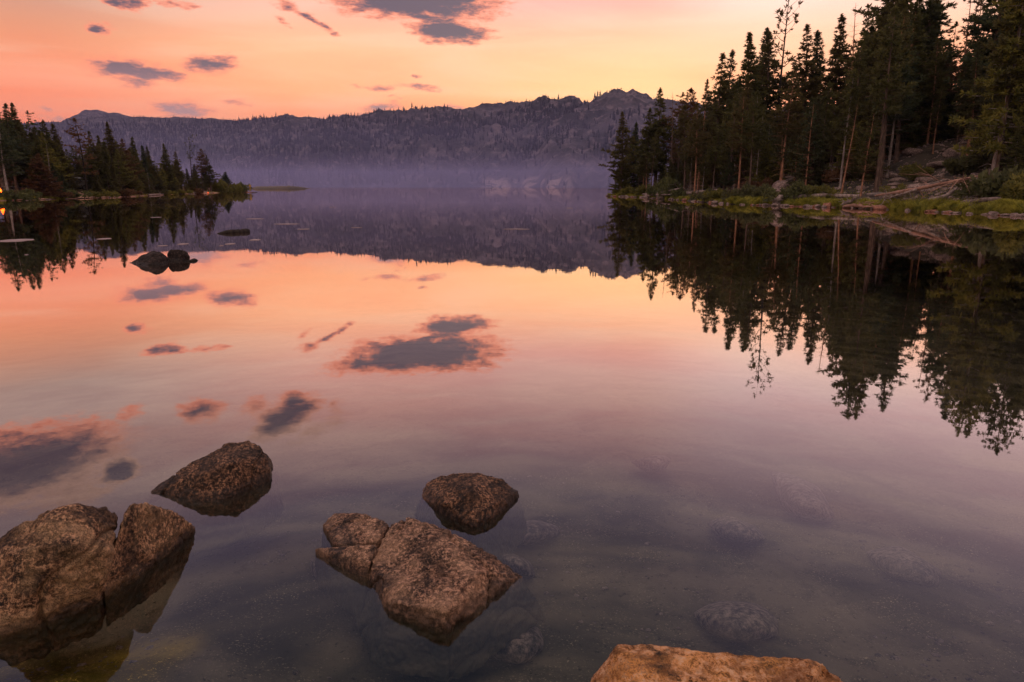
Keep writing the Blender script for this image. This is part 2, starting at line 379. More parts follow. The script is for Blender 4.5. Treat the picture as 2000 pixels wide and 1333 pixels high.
xs = np.concatenate([[-2850, -900, -200, -60, -20, -10], np.arange(-6, 6.01, .05), [10, 20, 60, 200, 900, 2850]])
ys = np.concatenate([[-60, -20, -6, -2], np.arange(.6, 8.01, .05), [9, 10.5, 13, 18, 30, 60, 200, 900, 3050]])
X, Y = np.meshgrid(xs, ys); x, y = X.ravel(), Y.ravel()
z = bed_z(x, y) + np.where(np.hypot(x, y) < 14, .035 * fb2(x, y, 1.6, 4, 3) + .012 * fb2(x, y, 9, 3, 5), 0)
def grid_faces(nx, ny):
    i = np.arange(nx - 1)[None, :] + np.arange(ny - 1)[:, None] * nx
    return np.stack([i, i + 1, i + nx + 1, i + nx], -1).reshape(-1, 4)
tag(link('lake_bed', mesh_np('lake_bed', np.stack([x, y, z], 1), grid_faces(len(xs), len(ys)), bed_mat(), True)), 'sandy silty lake bed seen through the shallows', kind='structure')

# ------------------------------------------------------------------ rocks
def hull_mesh(hulls, voxel, smooth_it=2):
    bm = bmesh.new()
    for pts in hulls:
        b2 = bmesh.new()
        for q in pts: b2.verts.new(q)
        r = bmesh.ops.convex_hull(b2, input=b2.verts)
        bmesh.ops.delete(b2, geom=list({g for g in r['geom_interior'] + r['geom_unused'] if isinstance(g, bmesh.types.BMVert)}), context='VERTS')
        tmp = bpy.data.meshes.new('t'); b2.to_mesh(tmp); b2.free(); bm.from_mesh(tmp); bpy.data.meshes.remove(tmp)
    me = bpy.data.meshes.new('h'); bm.to_mesh(me); bm.free()
    o = bpy.data.objects.new('h', me); COL.objects.link(o)
    md = o.modifiers.new('r', 'REMESH'); md.mode = 'VOXEL'; md.voxel_size = voxel
    sm = o.modifiers.new('s', 'SMOOTH'); sm.iterations = smooth_it; sm.factor = .5
    dg = bpy.context.evaluated_depsgraph_get(); ev = o.evaluated_get(dg)
    out = bpy.data.meshes.new_from_object(ev); bpy.data.objects.remove(o); bpy.data.meshes.remove(me)
    return out
def rock(name, hulls, mat, label, cat='rock', voxel=.008, amp=1.0, seed=0, smooth_it=1, group=None, freq=1.0, ter=1.0):
    me = hull_mesh(hulls, voxel, smooth_it)
    n = len(me.vertices); co = np.empty(n * 3, np.float32); me.vertices.foreach_get('co', co); co = co.reshape(-1, 3).astype(float)
    no = np.empty(n * 3, np.float32); me.vertices.foreach_get('normal', no); no = no.reshape(-1, 3).astype(float)
    f = freq
    st_ = vnoise(co * 7 * f + 3, seed + 31) + .6 * vnoise(co * np.array([3., 9., 14.]) * f, seed + 37); st_ = np.floor(st_ * 3) / 3 + .33 * np.clip((st_ * 3 - np.floor(st_ * 3)) * 4 - 1.5, 0, 1)
    d = .016 * fbm(co * 3.5 * f, 2, seed) + .011 * ter * st_ + .0035 * ter * fbm(co * 26 * f, 3, seed + 5, ridge=True) + .0042 * ter * fbm(co * 42 * f, 3, seed + 9, gain=.7)
    cr = np.abs(fbm(co * 2.6 * f + 4, 2, seed + 21)); d -= .022 * np.exp(-(cr / .022) ** 2)
    co = co + no * (d * amp)[:, None]
    c0 = np.array([co[:, 0].mean(), co[:, 1].mean(), 0.0])
    me.vertices.foreach_set('co', (co - c0).astype(np.float32).ravel())
    me.polygons.foreach_set('use_smooth', [True] * len(me.polygons)); me.materials.clear(); me.materials.append(mat); me.update(); me.name = name
    o = link(name, me, loc=c0); tag(o, label, cat, group); return o
def foot(pts, z=-.35, grow=1.06):
    z, grow = z * .8, grow * (1.22 if z < -.2 else .93)          # waterline points pushed down and out
    q = [P(a, b, 0.0) for a, b in pts]; c = sum(q) / len(q)
    return [np.array([c[0] + (v[0] - c[0]) * grow, c[1] + (v[1] - c[1]) * grow, z]) for v in q]
def at_d(px, py, dist):
    x, y = XY(px, dist); return np.array([x, y, ztop(px, py, dist)])
def top(l): return [P(a, b, zz) for a, b, zz in l]
GR = 'granite rocks rising from the shallows'
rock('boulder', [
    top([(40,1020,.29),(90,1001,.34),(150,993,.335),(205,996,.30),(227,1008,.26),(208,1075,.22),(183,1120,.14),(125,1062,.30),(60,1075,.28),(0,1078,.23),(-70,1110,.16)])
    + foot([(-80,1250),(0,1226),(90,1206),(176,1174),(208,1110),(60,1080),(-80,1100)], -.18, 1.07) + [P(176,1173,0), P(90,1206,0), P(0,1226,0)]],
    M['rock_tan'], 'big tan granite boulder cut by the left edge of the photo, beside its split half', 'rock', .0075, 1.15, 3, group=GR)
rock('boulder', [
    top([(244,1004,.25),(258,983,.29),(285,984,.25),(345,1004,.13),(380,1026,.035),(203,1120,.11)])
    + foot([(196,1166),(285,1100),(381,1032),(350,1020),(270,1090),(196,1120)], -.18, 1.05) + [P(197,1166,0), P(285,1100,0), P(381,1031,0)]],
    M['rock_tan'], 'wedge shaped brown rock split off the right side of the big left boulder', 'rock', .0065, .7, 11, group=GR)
rock('boulder', [
    top([(440,869,.13),(485,861,.135),(508,870,.135),(522,893,.10),(400,889,.11),(345,917,.075),(298,952,.02),(450,905,.145),(527,918,.05),(400,930,.10)])
    + foot([(292,965),(310,980),(360,985),(430,974),(485,955),(527,930),(520,890),(400,905)], -.3, 1.0) + [P(527,929,0), P(430,974,0), P(294,965,0)]],
    M['rock_dark'], 'long brown rock tapering to the left, standing just beyond the split boulder', 'rock', .0075, .8, 23, group=GR)
rock('boulder', [
    top([(830,940,.045),(860,926,.07),(895,921,.085),(935,921,.09),(980,932,.08),(1014,958,.03),(925,955,.12),(870,985,.065),(960,990,.06),(930,1005,.05)])
    + foot([(818,975),(850,1003),(925,1030),(968,1008),(1015,968),(925,940)], -.3, 1.0) + [P(820,975,0), P(925,1030,0), P(1015,968,0)]],
    M['rock_dark'], 'rounded dark brown rock alone in the middle of the foreground water', 'rock', .007, .8, 31, group=GR)
rock('boulder', [
    top([(762,1022,.09),(795,1010,.115),(850,1030,.115),(930,1064,.08),(1010,1116,.03),(1024,1121,.012),(872,1192,.075),(765,1178,.04),(722,1090,.06),(925,1120,.10)])
    + foot([(716,1130),(748,1188),(800,1203),(868,1222),(1024,1126),(930,1070),(780,1040)], -.25, 1.02) + [P(716,1130,0), P(868,1220,0), P(1011,1127,0), P(760,1192,0)]],
    M['rock_pink'], 'broad pink granite slab in the middle, largest of its cluster, pointed on the right', 'rock', .0065, .9, 42, group=GR)
rock('boulder', [
    top([(631,1024,.02),(652,1002,.055),(700,1003,.06),(718,1006,.08),(762,1022,.085),(738,1058,.06),(664,1066,.02)])
    + foot([(634,1028),(668,1078),(738,1074),(765,1040),(655,1020)], -.25, 1.0)],
    M['rock_pink'], 'small flat topped rock leaning on the upper left of the pink slab', 'rock', .006, .55, 53, group=GR)
rock('boulder', [
    top([(613,1070,.022),(650,1072,.03),(700,1066,.07),(736,1066,.085),(722,1100,.06)])
    + foot([(612,1080),(664,1120),(700,1142),(722,1130),(730,1090)], -.19, 1.07)],
    M['rock_pink'], 'small pointed fin of rock at the left edge of the pink slab', 'rock', .006, .4, 57, group=GR)
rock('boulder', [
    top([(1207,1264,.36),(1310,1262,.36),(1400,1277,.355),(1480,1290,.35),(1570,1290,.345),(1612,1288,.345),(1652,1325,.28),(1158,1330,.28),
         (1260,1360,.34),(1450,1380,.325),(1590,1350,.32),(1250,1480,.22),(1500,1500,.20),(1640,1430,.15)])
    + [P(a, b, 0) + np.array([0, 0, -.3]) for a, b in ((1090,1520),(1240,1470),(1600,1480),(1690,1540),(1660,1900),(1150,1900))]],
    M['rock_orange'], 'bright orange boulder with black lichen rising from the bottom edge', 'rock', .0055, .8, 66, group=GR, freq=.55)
# the pair out in the lake
rock('boulder', [[at_d(a, b, 15.5) for a, b in ((262,501),(284,491),(298,494),(312,505),(252,509))] + [at_d(285, 497, 15.2), at_d(300, 504, 15.1)] + foot([(246,514),(285,519),(315,516),(300,505),(260,508)], -.5, 1.0) + [P(247,514,0), P(314,516,0), P(285,519,0)]],
    M['rock_black'], 'low brown rock, the wider one of the pair out in the left water', 'rock', .02, 1.9, 71, freq=.9, group='pair of rocks out in the lake')
rock('boulder', [[at_d(a, b, 15.7) for a, b in ((320,489),(335,487.5),(350,492),(357,501),(312,497))] + foot([(312,508),(330,511),(350,508),(358,504),(340,500)], -.5, 1.0)],
    M['rock_black'], 'black smooth rock, the right one of the pair out in the left water', 'rock', .02, 1.3, 77, freq=.9, group='pair of rocks out in the lake')
# rocks under the surface
def sunk(poly, z0, z1, label, seed, vox=.014, zf=-.9):
    c = np.mean(np.array(poly), 0); q0 = P(c[0], c[1]); zb = float(bed_z(q0[0], q0[1])); 
    ft = [P(a, b, zb - .04) for a, b in poly]; mid_ = [P(c[0] + (a - c[0]) * .86, c[1] + (b - c[1]) * .86, zb * .80 + z0 * .20) for a, b in poly]
    tp = [P(c[0] + (a - c[0]) * .45, c[1] + (b - c[1]) * .45 - 6, zb * .5 + z0 * .5) for a, b in poly[:-1]]
    o = rock('sunken_rock', [ft + mid_ + tp], M['rock_sunk'], label, 'rock', vox * 1.2, .5, seed, freq=.6, ter=.1, smooth_it=30, group='rocks under the water')
    o.location.z -= .02
sunk([(1500,915),(1545,920),(1600,945),(1635,1005),(1625,1018),(1560,1008),(1530,985)], -.05, -.12, 'pale pink sunken rock with a bright ridge, right part of the shallows', 101)
sunk([(1375,1015),(1420,995),(1480,1020),(1505,1050),(1460,1060),(1400,1045)], -.12, -.2, 'dim sunken rock left of the pale pink sunken one', 102)
sunk([(1222,895),(1290,880),(1320,890),(1300,915),(1262,920)], -.10, -.16, 'flat sunken slab furthest out, seen faintly below the pink water', 103)
sunk([(960,1030),(1040,1008),(1095,1020),(1100,1040),(1020,1062),(965,1058)], -.05, -.10, 'rounded sunken rock right of the dark round rock', 104)
sunk([(1350,1190),(1400,1165),(1480,1170),(1530,1200),(1525,1240),(1440,1250),(1375,1225)], -.07, -.15, 'sunken rock just beyond the orange boulder', 105, .011)
sunk([(945,1225),(1000,1200),(1060,1215),(1070,1260),(1020,1300),(950,1280)], -.06, -.13, 'bluish sunken rock below the point of the pink slab', 106, .011)
sunk([(1680,1070),(1760,1055),(1850,1110),(1840,1145),(1740,1125)], -.16, -.24, 'dark long sunken rock near the right edge', 107)
sunk([(935,1070),(980,1062),(1040,1090),(1050,1125),(1000,1120)], -.04, -.07, 'pale sunken ledge along the far side of the pink slab', 108, .011)
sunk([(600,1075),(640,1105),(690,1150),(770,1205),(740,1210),(660,1170),(605,1110)], -.02, -.05, 'pinkish sunken ledge on the near left of the pink slab', 109, .011, -.5)

# ------------------------------------------------------------------ land
def seg_dist(x, y, poly):
    d = np.full(x.shape, 1e9); inside = np.zeros(x.shape, bool); n = len(poly)
    for i in range(n):
        x0, y0 = poly[i]; x1, y1 = poly[(i + 1) % n]; dx, dy = x1 - x0, y1 - y0
        t = np.clip(((x - x0) * dx + (y - y0) * dy) / (dx * dx + dy * dy), 0, 1)
        d = np.minimum(d, np.hypot(x - x0 - t * dx, y - y0 - t * dy))
        c = ((y0 > y) != (y1 > y)) & (x < (x1 - x0) * (y - y0) / (y1 - y0 + 1e-12) + x0); inside ^= c
    return np.where(inside, d, -d)
RS_PX = [(1183,383),(1200,384.5),(1250,386),(1290,389),(1330,391.5),(1400,398),(1450,400.5),(1500,402),(1550,404),(1600,405),(1650,406.5),(1700,408.5),(1750,411),(1800,413.5),(1850,416),(1900,418.5),(1950,420.5),(2000,423),(2100,428)]
RPOLY = [tuple(P(a, b)[:2]) for a, b in RS_PX] + [(60, 20), (240, 0), (330, 320), (170, 330), (70, 200), (28, 125)]
LS_PX = [(480,375.5),(440,377),(400,378),(350,379.5),(300,382),(250,385),(200,387),(150,388.5),(100,390),(60,391),(0,393),(-80,396)]
LPOLY = [tuple(P(a, b)[:2]) for a, b in LS_PX] + [(-110, 40), (-380, 20), (-420, 330), (-160, 260), (-84, 186)]
def zr(x, y):
    x = np.atleast_1d(np.asarray(x, float)); y = np.atleast_1d(np.asarray(y, float))
    d = seg_dist(x, y, RPOLY) + .35 * fb2(x, y, .35, 3, 2)
    k = np.interp(x / (y + 1e-6), [.15, .35, .6, .8], [.11, .20, .24, .26])
    h = np.interp(d, [-3, -.3, 0, .5, 2.5], [-2.0, -.35, -.02, .22, .55]) + np.where(d > 2.5, k * (np.minimum(d, 70) - 2.5), 0)
    return h + np.clip(d - 1, 0, 12) / 12 * (.55 * fb2(x, y, .16, 4, 7)) + np.clip(d, 0, 3) / 3 * .12 * fb2(x, y, 1.3, 3, 9)
def zl(x, y):
    x = np.atleast_1d(np.asarray(x, float)); y = np.atleast_1d(np.asarray(y, float))
    d = seg_dist(x, y, LPOLY) + .5 * fb2(x, y, .3, 3, 12)
    h = np.interp(d, [-3, -.3, 0, 2, 4, 30, 120], [-2.0, -.3, -.02, .28, .7, 2.2, 4.5])
    return h + np.clip(d - 1, 0, 8) / 8 * .35 * fb2(x, y, .2, 4, 17)
def land(name, x0, x1, y0, y1, step, zf, mat, label):
    xs = np.arange(x0, x1, step); ys = np.arange(y0, y1, step); X, Y = np.meshgrid(xs, ys); x, y = X.ravel(), Y.ravel()
    z = zf(x, y); Fc = grid_faces(len(xs), len(ys)); keep = (z[Fc] > -1.6).any(1); Fc = Fc[keep]
    used = np.unique(Fc); rm = np.full(len(x), -1); rm[used] = np.arange(len(used))
    tag(link(name, mesh_np(name, np.stack([x, y, z], 1)[used], rm[Fc], mat, True)), label, kind='structure')
land('hillside_ground', 8, 262, 12, 320, .8, zr, M['bank'], 'steep wooded bank on the right shore')
land('shore_ground', -330, -50, 30, 270, 1.1, zl, M['bank_left'], 'low wooded point with a sandy edge on the left shore')

# far hills: a grid in azimuth and distance
CREST = [(-500,250),(-200,245),(60,243),(120,240),(160,233),(240,230),(330,231),(420,234),(480,238),(543,243),(549,235),(560,232),(578,231),(592,236),(602,241),(625,243),(633,238),(648,236),(660,237),(671,230),(680,230),(692,238),(720,235),(738,232),(760,230),(800,227),(815,221),(823,218),(832,223),(860,222),(890,224),(921,222),(930,214),(956,210),(985,206),(1002,201),(1012,204),(1040,205),(1056,199),(1063,197),(1072,203),(1098,204),(1106,198),(1118,196),(1132,200),(1138,207),(1155,210),(1162,204),(1172,199),(1183,192),(1198,186),(1210,184),(1224,188),(1238,187),(1252,192),(1275,200),(1330,212),(1500,225),(1900,235),(2600,250)]
cpx = np.array([c[0] for c in CREST], float); cpy = np.array([c[1] for c in CREST], float)
caz = np.array([azel(a, b)[0] for a, b in CREST]); cel = np.array([azel(a, b)[1] for a, b in CREST])
def rc_of(a): return np.interp(a, [-40, -22, -17, 0, 10, 40], [1500, 1350, 1050, 980, 900, 820])
def r0_of(a): return np.interp(a, [-40, -20, 0, 3, 8, 40], [760, 700, 640, 560, 520, 430]) + 18 * np.sin(a * 1.1) + 9 * np.sin(a * 3.7)
na, nr = 1100, 97
A = np.linspace(-50, 50, na); T = np.linspace(0, 1.5, nr)
AA, TT = np.meshgrid(A, T); aa, tt = AA.ravel(), TT.ravel()
def hill_pt(aa, tt):
    r0, rc = r0_of(aa), rc_of(aa); r = r0 + (rc - r0) * tt
    x, y = r * np.sin(np.radians(aa)), r * np.cos(np.radians(aa))
    hc = CAMH + rc * np.tan(np.radians(np.interp(aa, caz, cel)))
    smooth_c = CAMH + rc * np.tan(np.radians(np.interp(aa, caz, np.convolve(np.pad(cel, 3, 'edge'), np.ones(7) / 7, 'valid'))))
    prof = np.interp(tt, [0, .03, .12, .3, .6, .85, 1, 1.15, 1.5], [-.01, .025, .10, .27, .60, .87, 1, .96, .5])
    w_ = np.exp(-((tt - 1) / .07) ** 2)
    h = prof * (smooth_c * (1 - w_) + (smooth_c + 1.2 * (hc - smooth_c)) * w_)
    env = np.clip(tt * 4, 0, 1) * np.clip(1 - w_, 0.0, 1)
    rough = np.interp(aa, [-22, -15], [.35, 1])
    h = h + env * rough * (9 * fb2(x, y, .008, 5, 41, ridge=True) - 2 + 3.5 * fb2(x, y, .035, 4, 43, ridge=True)) + np.exp(-((tt - 1) / .16) ** 2) * rough * (3.6 * fb2(x, y, .030, 3, 44, ridge=True) + 2.4 * fb2(x, y, .075, 3, 45, ridge=True) - 1)
    return x, y, np.where(tt < .01, -1.5, np.minimum(h, 1e9))
hx, hy, hz = hill_pt(aa, tt)
def hill_mat():
    m_, t, b, o = material('far_hill'); g = t.add('ShaderNodeNewGeometry'); v = g.outputs['Position']
    n1 = t.noise(v, .012, 6, .65); n2 = t.noise(v, .07, 6, .7)
    sp = t.add('ShaderNodeSeparateXYZ'); t.link(g.outputs['Normal'], sp.inputs[0])
    c = t.mixc(t.rng(n1, .44, .58), (.022,.024,.024), (.085,.075,.088)); c = t.mixc(t.rng(n2, .50, .64), c, (.20,.165,.185))
    c = t.mixc(t.rng(n2, .46, .36), c, (.03,.03,.03))
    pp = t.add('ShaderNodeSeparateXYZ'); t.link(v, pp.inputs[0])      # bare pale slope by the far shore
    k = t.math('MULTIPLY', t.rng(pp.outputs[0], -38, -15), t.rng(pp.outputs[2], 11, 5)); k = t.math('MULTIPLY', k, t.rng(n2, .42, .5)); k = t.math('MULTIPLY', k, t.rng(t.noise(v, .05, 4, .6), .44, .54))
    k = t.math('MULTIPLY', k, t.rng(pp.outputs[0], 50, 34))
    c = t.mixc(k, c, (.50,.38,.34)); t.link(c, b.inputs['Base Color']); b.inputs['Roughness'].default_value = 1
    bump(t, b, n2, 1, 3.0); return m_
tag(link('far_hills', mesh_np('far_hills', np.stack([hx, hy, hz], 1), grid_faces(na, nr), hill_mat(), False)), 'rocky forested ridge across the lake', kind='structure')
# distant peak
MT = [(-300,262),(40,252),(110,246),(140,234),(165,221),(180,216),(190,213.5),(203,217),(212,221),(222,219),(232,220),(240,223),(262,227),(290,230),(340,236),(420,246),(560,262)]
maz = np.array([azel(a, b)[0] for a, b in MT]); mel = np.array([azel(a, b)[1] for a, b in MT])
A2 = np.linspace(maz[0], maz[-1], 260); T2 = np.linspace(0, 1.6, 40); AA, TT = np.meshgrid(A2, T2); aa, tt = AA.ravel(), TT.ravel()
r = 1900 + 900 * tt; hc = CAMH + 2800 * np.tan(np.radians(np.interp(aa, maz, mel)))
x, y = r * np.sin(np.radians(aa)), r * np.cos(np.radians(aa))
h = np.interp(tt, [0, 1, 1.6], [0, 1, .3]) * hc + np.clip(1 - np.exp(-((tt - 1) / .1) ** 2), 0, 1) * 25 * fb2(x, y, .004, 4, 51, ridge=True) + 2.0 * fb2(x, y, .03, 3, 52)
tag(link('distant_mountain', mesh_np('distant_mountain', np.stack([x, y, h], 1), grid_faces(260, 40), hill_mat(), False)), 'bluish rocky peak behind the ridge', kind='structure')

# far forest: too many to count
rng = np.random.default_rng(5)
N = 15000
fa = rng.uniform(-46, 40, N * 3); ft = rng.uniform(.012, 1.10, N * 3)
x, y, z = hill_pt(fa, ft)
dens = fb2(x, y, .006, 4, 61) * .9 + np.where(ft > .93, .2, 0) + np.where(fa < -17, .9, 0) + np.where(ft < .06, .25, 0)
bare = (x > -15) & (x < 90) & (z < 15) & (z > 1.5)
keep = (dens + rng.uniform(-.55, .55, len(x)) > .05) & (z > .3) & ~(bare & (rng.uniform(0, 1, len(x)) < .90))
x, y, z, ft = x[keep][:N], y[keep][:N], z[keep][:N], ft[keep][:N]
n = len(x); H = rng.uniform(3.5, 8.0, n) * np.where(ft > .9, .48, 1); W = H * rng.uniform(.11, .19, n); ph = rng.uniform(0, 6.28, n)
V = []; k = 5
prof = [(.10, .75), (.38, 1.0), (.42, .62), (.66, .72), (.70, .40), (1.0, .03)]
for (hz_, w_) in prof:
    for j in range(k):
        jit = rng.uniform(.65, 1.3, n)
        V.append(np.stack([x + W * w_ * jit * np.cos(ph + j * 2 * PI / k), y + W * w_ * jit * np.sin(ph + j * 2 * PI / k), z - .3 + H * hz_], 1))
V = np.stack(V, 1).reshape(-1, 3); L = len(prof)
fl = np.array([(i * k + j, i * k + (j + 1) % k, (i + 1) * k + (j + 1) % k, (i + 1) * k + j) for i in range(L - 1) for j in range(k)])
Fc = (np.arange(n)[:, None, None] * (L * k) + fl[None]).reshape(-1, 4)
tag(link('far_forest', mesh_np('far_forest', V, Fc, foliage('far_forest', (.018,.022,.022), (.030,.033,.028), (.025,.03,.03), .05))), 'dark conifers covering the ridge across the lake', kind='stuff')

# ------------------------------------------------------------------ conifers
def tufts(cent, dirs, size, nb, rs, wid=.13):
    """needle sprays: nb blades round each centre, swept along dirs"""
    n = len(cent); c = np.repeat(cent, nb, 0); d = np.repeat(dirs, nb, 0)
    s = np.repeat(size, nb) * rs.uniform(.6, 1.25, n * nb)
    v = d * .75 + rs.normal(0, .62, (n * nb, 3)); v /= np.linalg.norm(v, axis=1)[:, None] + 1e-9
    q = np.cross(v, rs.normal(0, 1, (n * nb, 3))); q /= np.linalg.norm(q, axis=1)[:, None] + 1e-9
    b0 = c - v * s[:, None] * .15; m_ = c + v * s[:, None] * .5; tp = c + v * s[:, None]
    w_ = (s * wid)[:, None]
    V = np.stack([b0, m_ + q * w_, tp, m_ - q * w_], 1).reshape(-1, 3)
    Fc = np.arange(n * nb * 4).reshape(-1, 4)
    return V, Fc
def make_conifer(kind, seed, H=14.0):
    rs = np.random.default_rng(seed); mb = MB()
    # trunk with slight sway
    sway = rs.uniform(-.02, .02, 2) * H; ph = rs.uniform(0, 6)
    def tp(z): 
        t = z / H; return np.array([sway[0] * t * t + .012 * H * math.sin(3 * t + ph) * t, sway[1] * t * t + .012 * H * math.cos(2.5 * t + ph) * t, z])
    r0 = {'young': .012, 'spruce': .013, 'lodge': .0095, 'ragged': .0095, 'big': .014}.get(kind, .0115) * H
    def tr(z): return r0 * (1 - .93 * (z / H)) * (1 + .5 * math.exp(-z * 2.5))
    zs = np.concatenate([[-.6, 0, .25], np.linspace(.8, H, 16)])
    mb.tube([tp(z) if z > 0 else tp(0) + np.array([0, 0, z]) for z in zs], [tr(max(z, 0)) for z in zs], 8)
    P_ = dict(
        pine=dict(base=.22, step=.42, n=(3, 6), R=lambda t: .20 * (1 - t) ** 1.12 * min(1, .5 + 2.4 * t) + .004, up=(-.05, .55), dens=1.0, gap=.12),
        lodge=dict(base=.45, step=.40, n=(3, 5), R=lambda t: .15 * (1 - t) ** .75 * (.65 + .35 * min(1, t * 5)) + .006, up=(-.1, .6), dens=.9, gap=.18),
        ragged=dict(base=.30, step=.50, n=(2, 4), R=lambda t: .15 * (1 - t) ** .5 + .015, up=(.0, .7), dens=.75, gap=.34),
        spruce=dict(base=.05, step=.30, n=(4, 7), R=lambda t: .175 * (1 - t) ** 1.1 + .003, up=(-.25, .15), dens=1.0, gap=.06),
        slim=dict(base=.12, step=.30, n=(4, 6), R=lambda t: .095 * (1 - t) ** .9 + .006, up=(-.05, .5), dens=.95, gap=.08),
        young=dict(base=.03, step=.30, n=(5, 7), R=lambda t: .24 * (1 - t) ** .8 + .02, up=(-.05, .4), dens=1.0, gap=.04),
        forked=dict(base=.60, step=.62, n=(1, 3), R=lambda t: .19 * (1 - t) ** .15 * (.6 + .4 * min(1, t * 3)), up=(.5, 1.9), dens=.34, gap=.12),
        bare=dict(base=.25, step=.42, n=(1, 4), R=lambda t: .075 * (1 - t) ** .5 + .01, up=(-.2, .6), dens=0, gap=.1),
        big=dict(base=.16, step=.42, n=(4, 6), R=lambda t: .21 * (1 - t) ** .6 + .02, up=(-.28, .25), dens=1.0, gap=.15),
    )[kind]
    cen, dr, sz = [], [], []
    z = P_['base'] * H; lobes = rs.uniform(.6, 1.2, 9)
    while z < H * .985:
        t = (z / H - P_['base']) / (1 - P_['base'])
        nb_ = rs.integers(P_['n'][0], P_['n'][1] + 1); a0 = rs.uniform(0, 6.28)
        for j in range(nb_):
            if rs.uniform() < P_['gap']: continue
            a = a0 + j * 6.28 / nb_ + rs.normal(0, .35)
            Lb = P_['R'](t) * H * rs.uniform(.55, 1.2) * lobes[int((a % 6.28) / 6.29 * 3) * 3 + int(t * 2.99)]
            u0, u1 = P_['up']; u0 += rs.normal(0, .12) + .25 * t; u1 += .2 * t
            pts = []; p = tp(z + rs.uniform(-.12, .12)); nst = 5
            for q in range(nst + 1):
                pts.append(p.copy()); u = u0 + (u1 - u0) * (q / nst) ** 1.3; aa_ = a + .12 * math.sin(q + a)
                dv = np.array([math.cos(aa_), math.sin(aa_), u]); dv /= np.linalg.norm(dv); p = p + dv * Lb / nst
            rb = max(.012, min(tr(z) * .42, .035 + .012 * Lb))
            if kind in ('forked',): rb *= 1.7
            mb.tube(pts, [rb, rb * .8, rb * .6, rb * .45, rb * .3, rb * .15], 3, False)
            if kind in ('forked', 'bare', 'ragged'):
                for q in range(1, nst):
                    if rs.uniform() < .7:
                        dv = rs.normal(0, 1, 3); dv[2] = abs(dv[2]) * .8; dv /= np.linalg.norm(dv)
                        e1 = pts[q] + dv * Lb * rs.uniform(.12, .3); mb.tube([pts[q], e1], [rb * .4, rb * .15], 3, False)
                        if kind == 'forked' and rs.uniform() < .6: cen.append(e1); dr.append(dv); sz.append(.30)
            if P_['dens'] == 0: continue
            nt = max(2, int(Lb / .20 * P_['dens']))
            for q in range(nt):
                s = .18 + .82 * (q + rs.uniform()) / nt if kind != 'forked' else .6 + .4 * (q + rs.uniform()) / nt
                f_ = s * nst; i0 = min(int(f_), nst - 1); pp = pts[i0] + (pts[i0 + 1] - pts[i0]) * (f_ - i0); dv = pts[i0 + 1] - pts[i0]; dv /= np.linalg.norm(dv) + 1e-9
                lat = np.array([-math.sin(a), math.cos(a), 0]) * rs.normal(0, .20) * Lb * (1.15 - s)
                cen.append(pp + lat + rs.normal(0, .04, 3)); dr.append(dv * .8 + np.array([0, 0, .45]) + lat * .6); sz.append((.34 + .05 * rs.normal()) * (.42 + .58 * min(1, (1 - t) * 3)))
        z += P_['step'] * rs.uniform(.7, 1.3) * (1 - .3 * t)
    # dead stubs under the crown
    if kind in ('lodge', 'ragged', 'big', 'forked', 'pine'):
        for q in range(16):
            z = rs.uniform(.08, P_['base'] + .1) * H; a = rs.uniform(0, 6.28); Lb = rs.uniform(.4, 1.5)
            s0 = tp(z); mb.tube([s0, s0 + np.array([math.cos(a) * Lb * .5, math.sin(a) * Lb * .5, rs.uniform(-.1, .15)]), s0 + np.array([math.cos(a) * Lb, math.sin(a) * Lb, rs.uniform(-.35, .25)])], [.028, .02, .008], 3, False)
    crown = None
    if cen:
        for q in range(10): cen.append(tp(H * (.96 + .045 * q / 10))); dr.append(np.array([0, 0, 1.0])); sz.append(.3 - .018 * q)
        cen, dr, sz = np.array(cen), np.array(dr), np.array(sz); dr /= np.linalg.norm(dr, axis=1)[:, None] + 1e-9
        crown = tufts(cen, dr, sz, 14 if kind != 'forked' else 9, rs)
    return mb, crown, H
PROTO = {}
def proto(kind, seed, crown_mat, bark_mat, H=14.0):
    key = (kind, seed, crown_mat, bark_mat)
    if key not in PROTO:
        k0 = (kind, seed)
        if k0 not in PROTO: PROTO[k0] = make_conifer(kind, seed, H)
        mb, crown, H_ = PROTO[k0]
        tm = mb.mesh('trunk', M[bark_mat], True)
        cm = mesh_np('crown', crown[0], crown[1], M[crown_mat]) if crown is not None else None
        PROTO[key] = (tm, cm, H_)
    return PROTO[key]
TREES = []
def tree(px, dist, pytop, kind, seed, cm, bm_, label, side='r', lean=0.0, cat='tree', group=None, wide=1.0, H=None, name='pine_tree'):
    x, y = XY(px, dist); z = float((zr if side == 'r' else zl)(x, y)[0]) - .05
    Ht = H if H else ztop(px, pytop, dist) - z
    Ht = max(Ht, 1.5)
    tm, cmesh, H0 = proto(kind, seed, cm, bm_)
    s = Ht / H0; rt = empty(name, (x, y, z), random.uniform(0, 6.28)); 
    rt.rotation_euler = (0, 0, random.uniform(0, 6.28)); sw = s * wide
    if lean:
        rt.rotation_mode = 'QUATERNION'
        rt.rotation_quaternion = Euler((0, math.radians(lean), 0)).to_quaternion() @ Euler((0, 0, random.uniform(0, 6.28))).to_quaternion()
    rt.scale = (sw, sw, s)
    t_ = link('trunk', tm, rt)
    if cmesh: link('crown', cmesh, rt)
    tag(rt, label, cat, group); TREES.append((x, y)); return rt
random.seed(4)
RSH = [(a, shore_dist(a, b)) for a, b in RS_PX]; LSH = [(a, shore_dist(a, b)) for a, b in LS_PX][::-1]
def sdr(px): return float(np.interp(px, [q[0] for q in RSH], [q[1] for q in RSH]))
def sdl(px): return float(np.interp(px, [q[0] for q in LSH], [q[1] for q in LSH]))
GRT = 'conifers on the steep right shore'; GLT = 'conifers on the low left point'
